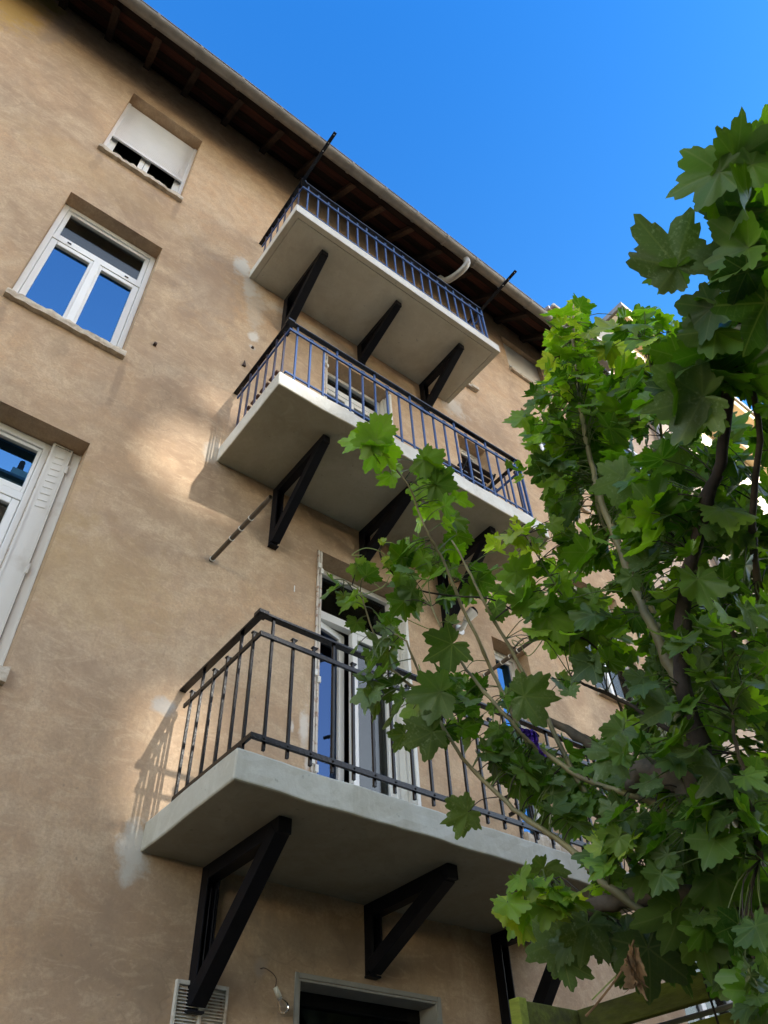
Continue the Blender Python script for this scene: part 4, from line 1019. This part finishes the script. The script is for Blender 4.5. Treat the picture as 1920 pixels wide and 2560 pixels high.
# crown of the left, farther shoots
cluster([(1385, 800), (1440, 745), (1470, 800), (1490, 860), (1500, 950), (1440, 1000), (1370, 960), (1380, 880)], (3.6, 4.3), 85, .085, [B_, B_, M_, L_], 1)
cluster([(1350, 900), (1480, 900), (1530, 1040), (1520, 1180), (1400, 1230), (1330, 1130), (1300, 1060), (1330, 980)], (3.4, 4.2), 120, .095, [M_, B_, B_, D_, M_], 2)
cluster([(1265, 1150), (1330, 1130), (1370, 1180), (1320, 1210), (1275, 1180)], (3.6, 3.9), 8, .06, [B_, M_], 22)
cluster([(1345, 1150), (1540, 1130), (1580, 1300), (1480, 1420), (1400, 1330), (1370, 1240)], (3.2, 4.0), 150, .088, [M_, D_, M_, G_], 3)
# back, light filled part
cluster([(1510, 830), (1560, 780), (1640, 770), (1700, 800), (1720, 900), (1690, 1010), (1580, 1000), (1520, 930)], (3.4, 4.2), 85, .110, [B_, B_, M_, L_], 4)
cluster([(1500, 950), (1720, 950), (1740, 1100), (1600, 1180), (1510, 1120)], (3.2, 3.9), 75, .105, [M_, D_, B_], 5)
# tall right-hand shoot, big near leaves
cluster([(1800, 400), (1860, 360), (1930, 340), (1930, 560), (1830, 600), (1775, 520)], (2.0, 2.45), 8, .125, [M_, B_, D_], 6)
cluster([(1815, 560), (1930, 560), (1930, 830), (1790, 830), (1800, 700)], (2.0, 2.5), 20, .125, [D_, M_, D_, M_], 7)
cluster([(1760, 800), (1930, 760), (1930, 1060), (1700, 1060), (1690, 900)], (2.1, 2.9), 95, .100, [D_, M_, D_, M_], 8)
cluster([(1620, 1000), (1930, 1030), (1930, 1500), (1560, 1500), (1560, 1180)], (2.4, 3.5), 300, .096, [D_, M_, M_, D_, B_, G_], 9)
cluster([(1520, 1150), (1930, 1300), (1930, 1800), (1620, 1820), (1500, 1640), (1440, 1420)], (2.6, 3.7), 330, .088, [D_, M_, M_, G_, B_], 10)
# lower right mass
cluster([(1640, 1560), (1930, 1500), (1930, 2060), (1560, 2050), (1520, 1870)], (2.2, 3.0), 270, .083, [G_, D_, M_, G_, B_], 11)
cluster([(1520, 1930), (1930, 1950), (1930, 2330), (1740, 2340), (1560, 2240), (1480, 2140)], (2.3, 3.0), 280, .082, [G_, D_, M_, M_], 12)
cluster([(1720, 2200), (1930, 2150), (1930, 2480), (1780, 2440)], (2.6, 3.1), 70, .088, [D_, D_, M_], 13)
cluster([(1850, 2230), (1930, 2200), (1930, 2560), (1880, 2560), (1840, 2380)], (2.1, 2.45), 22, .085, [D_, M_, G_], 31)
# middle sprays along the shoots
cluster([(1010, 1360), (1140, 1330), (1240, 1440), (1250, 1520), (1140, 1560), (1020, 1530), (985, 1460)], (3.2, 3.7), 42, .098, [M_, D_, G_, M_, B_], 14)
cluster([(1050, 1200), (1130, 1190), (1160, 1290), (1100, 1340), (1030, 1310), (1020, 1240)], (3.4, 3.7), 15, .082, [M_, B_], 15)
cluster([(880, 1075), (985, 1045), (1000, 1110), (1060, 1130), (1120, 1190), (1060, 1230), (980, 1200), (900, 1140)], (3.5, 3.8), 17, .098, [B_, B_, M_], 16, curl=.7)
cluster([(820, 1440), (900, 1400), (960, 1470), (930, 1520), (830, 1510)], (3.1, 3.4), 9, .075, [M_, G_, B_], 17)
cluster([(870, 1540), (1000, 1540), (1000, 1650), (900, 1640)], (3.0, 3.4), 11, .085, [D_, M_, G_], 18)
cluster([(920, 1620), (1010, 1600), (1060, 1680), (1060, 1780), (1020, 1900), (960, 1800), (910, 1700)], (2.9, 3.2), 14, .092, [D_, G_, G_], 19)
cluster([(1040, 1680), (1290, 1700), (1340, 1900), (1250, 1960), (1130, 1870), (1020, 1790)], (2.9, 3.3), 54, .086, [D_, G_, M_, M_], 20)
cluster([(1250, 1830), (1500, 1860), (1560, 2080), (1430, 2080), (1300, 1990), (1230, 1910)], (2.8, 3.2), 85, .080, [D_, G_, M_, M_], 21)
cluster([(1330, 1460), (1500, 1480), (1540, 1640), (1440, 1660), (1340, 1610), (1290, 1530)], (3.0, 3.5), 40, .092, [M_, D_, B_, M_], 23, kind=1)
cluster([(1360, 1640), (1500, 1630), (1560, 1690), (1450, 1740), (1380, 1710)], (2.9, 3.3), 7, .10, [G_, D_], 24)
cluster([(1240, 1290), (1380, 1290), (1420, 1380), (1330, 1430), (1230, 1370)], (3.2, 3.5), 24, .075, [L_, B_, L_], 25)
cluster([(1300, 1400), (1420, 1330), (1450, 1450), (1340, 1480)], (3.3, 3.6), 14, .085, [M_, B_], 26)
# young lime leaves low down
cluster([(1260, 2210), (1320, 2180), (1400, 2200), (1490, 2210), (1500, 2290), (1420, 2300), (1320, 2330), (1265, 2290)], (2.45, 2.62), 40, .072, [L_, B_, L_, B_], 27, curl=.8)
cluster([(1480, 2080), (1560, 2080), (1580, 2150), (1500, 2180)], (2.3, 2.5), 12, .062, [L_, L_, B_], 28)
# hanging under the limb
cluster([(1330, 2300), (1420, 2290), (1560, 2300), (1580, 2380), (1480, 2370), (1360, 2370)], (2.7, 3.0), 16, .10, [D_, G_, D_], 29)
cluster([(1470, 2300), (1760, 2290), (1760, 2380), (1640, 2420), (1480, 2390)], (2.8, 3.1), 18, .11, [D_, D_], 30)

# single leaves that stand out against the sky and the slab
rnd = random.Random(77)
def lf(u, v, t, du, dv, size, tone, face=None, kind=0, curl=.8):
    a = at(u, v, t); tip = at(u + du, v + dv, t + rnd.uniform(-.03, .03)) - a
    fc = face if face is not None else (-CF + Vector((rnd.uniform(-.4, .4), rnd.uniform(-.4, .4), rnd.uniform(0, .5))))
    one_leaf(a, size, tone, kind, rnd, fc, tip, True, curl, .7)
lf(1692, 665, 2.1, -80, -95, .165, G_, (CF * -1 + CR * .25)); lf(1690, 672, 2.1, -28, 60, .085, G_, (-CF + CR * .3))
lf(1800, 430, 2.1, -70, 20, .125, M_); lf(1840, 400, 2.15, 10, -50, .115, M_); lf(1880, 410, 2.15, 60, -20, .12, M_)
lf(1860, 600, 2.2, -70, 30, .10, D_); lf(1855, 640, 2.2, -50, 60, .11, D_); lf(1820, 540, 2.15, 50, -70, .10, D_)
lf(1870, 620, 2.05, -70, 30, .12, M_); lf(1790, 670, 2.1, -40, -40, .075, G_); lf(1780, 770, 2.1, -60, 50, .105, D_)
lf(1756, 992, 2.15, -110, 30, .15, G_, -CF + CR * .2); lf(1560, 1195, 2.9, -90, 30, .13, G_); lf(1630, 1260, 2.9, 60, 10, .12, G_)
lf(940, 1100, 3.5, -70, 5, .13, B_, -CF); lf(950, 1080, 3.55, 30, -50, .11, B_, -CF); lf(1060, 1150, 3.5, 60, 40, .12, M_, -CF); lf(1090, 1210, 3.5, 60, 10, .12, M_, -CF)
lf(1290, 1430, 3.3, 60, -10, .11, B_, -CF, 1); lf(1370, 1540, 3.1, 40, 10, .15, B_, -CF, 1); lf(1320, 1500, 3.2, -60, 60, .10, B_, -CF, 1)
lf(1130, 1610, 3.1, -60, 40, .14, D_, -CF); lf(1080, 1830, 2.9, -70, 40, .13, G_, -CF); lf(1310, 1740, 2.9, 90, 10, .14, G_, -CF + CR * .3)
lf(1100, 1730, 2.9, -90, 10, .14, G_); lf(1360, 2170, 2.75, -30, 60, .12, G_); lf(1170, 2030, 2.9, -45, 25, .11, G_, -CF)
lf(1470, 2310, 2.7, -10, 60, .13, G_, -CF); lf(1620, 2370, 2.7, 10, 90, .17, D_, -CF); lf(1790, 2190, 2.5, 60, 40, .15, M_, -CF); lf(1700, 2270, 2.5, -10, 50, .15, M_, -CF)
lf(1400, 2350, 2.8, -90, -60, .14, G_, -CF); lf(1410, 2400, 2.8, 30, 20, .10, D_, -CF); lf(1570, 2340, 2.75, 40, 80, .13, D_); lf(1750, 2340, 2.6, 20, 70, .11, M_)
for nm in BR:
    LV[nm].build(BR[nm])
    for i, q in enumerate(PT[nm][:100]):
        m = MB(); m.tube(q, [.0026, .0022, .002, .002, .0018, .0018, .0018], 5, cap=False)
        m.build('petiole', 'petiole' if i % 3 else 'bark_dark', BR[nm], smooth=True)
    if len(PT[nm]) > 100:
        m = MB()
        for q in PT[nm][100:]: m.tube(q, [.0026, .0022, .002, .002, .0018, .0018, .0018], 5, cap=False)
        tag(m.build('petiole', 'petiole', BR[nm], smooth=True), kind='stuff')

# climbing vine: thin stem with tendrils crossing the lower balcony
VN = thing('grape_vine', 'thin dark vine stem with curly tendrils reaching left towards the middle bracket', 'vine', (2.2, -2.0, GZ))
m = MB(); m.tube(catmull([(2.95, -2.0, GZ), (2.9, -2.0, 0), at(1560, 1800, 3.3), at(1490, 1620, 3.3), at(1370, 1568, 3.3), at(1300, 1536, 3.35), at(1225, 1497, 3.4), at(1130, 1490, 3.4), at(1030, 1470, 3.4), at(975, 1425, 3.4), at(950, 1385, 3.4), at(955, 1355, 3.4)], 5), .0042, 6)
VS = m.build('stem', 'bark_dark', VN, smooth=True)
for pts in ([(975, 1425), (960, 1385), (915, 1370), (880, 1388), (905, 1388)], [(955, 1360), (975, 1356), (995, 1365)], [(975, 1440), (960, 1465), (930, 1480), (900, 1490)], [(950, 1470), (925, 1450), (920, 1430)],
            [(1370, 1568), (1350, 1610), (1320, 1640), (1300, 1610), (1280, 1600), (1290, 1615), (1310, 1605), (1290, 1590)], [(1480, 2500), (1560, 2420), (1590, 2390)], [(1010, 1545), (1080, 1575), (1130, 1580)]):
    m = MB(); m.tube(catmull([at(u, v, 3.38 if v < 2000 else 2.8) for u, v in pts], 6), .0022, 5); m.build('tendril', 'tendril', VN, smooth=True)
VL = Leaves(); rnd = random.Random(4)
for (u, v, s_, t_) in ((1030, 1475, .09, M_), (1000, 1440, .06, B_), (965, 1400, .04, L_), (952, 1352, .028, L_), (960, 1348, .022, L_), (1290, 1440, .10, B_), (1330, 1520, .09, B_), (1240, 1520, .08, M_), (1410, 1560, .11, B_), (1440, 1600, .09, M_), (1480, 1560, .10, M_), (1385, 1600, .09, B_)):
    ca, cb, mil = TONES[t_]; VL.add(at(u, v, 3.32), at(u + rnd.uniform(-60, 60), v + rnd.uniform(10, 60), 3.3) - at(u, v, 3.32), -CF + Vector((rnd.uniform(-.4, .4), rnd.uniform(-.4, .4), .3)), s_, ca, mil, 1, rnd)
VL.build(VN)
# brown withered leaves hanging from a red stalk
DL = thing('withered_leaf_bunch', 'bunch of curled brown dead leaves hanging over the pergola beam', 'dead leaves', tuple(at(1575, 2400, 2.6)))
d = Leaves(); d.sq = .38; rnd = random.Random(8)
for k in range(5):
    p = at(1584 + rnd.uniform(-8, 8), 2385 + k * 11, 2.6); d.add(p, Vector((rnd.uniform(-.22, .22), rnd.uniform(-.22, .22), -1)), Vector((rnd.uniform(-1, 1), rnd.uniform(-1, 1), .1)), rnd.uniform(.06, .085), (.30, .18, .09), 0, 0, rnd, 1.7)
o = d.build(DL, 'leaf'); o.data.materials[0] = MATS['dead_leaf']
m = MB(); m.tube(catmull([at(1585, 2350, 2.6), at(1555, 2425, 2.6), at(1500, 2500, 2.62), at(1465, 2540, 2.65)], 4), [.003] * 12 + [.004], 6); m.build('stalk', 'dead_leaf', DL)
# crumpled violet cloth caught in the shoots
PC = thing('violet_cloth', 'crumpled violet cloth rag caught among the shoots in front of the lowest railing', 'cloth', tuple(at(1325, 1830, 3.05)))
m = MB(); rnd = random.Random(3); rows = []
for i in range(15):
    f_ = i / 14; cu_ = lerp(1318, 1358, f_); cv_ = lerp(1822, 1888, f_); r_ = []
    for k in range(11):
        g_ = k / 10 - .5; wd = 34 * (.7 + .5 * math.sin(f_ * 5 + 1))
        r_.append(at(cu_ + g_ * wd + rnd.uniform(-2, 2), cv_ + g_ * 10 + rnd.uniform(-2, 2), 3.05 + .02 * math.sin(k * 2.3 + i * 1.1) + rnd.uniform(-.008, .008)))
    rows.append(r_)
for i in range(14):
    for k in range(10): m.quad(rows[i][k], rows[i][k + 1], rows[i + 1][k + 1], rows[i + 1][k])
o = m.build('cloth', 'purple_cloth', PC); md = o.modifiers.new('s', 'SOLIDIFY'); md.thickness = .002
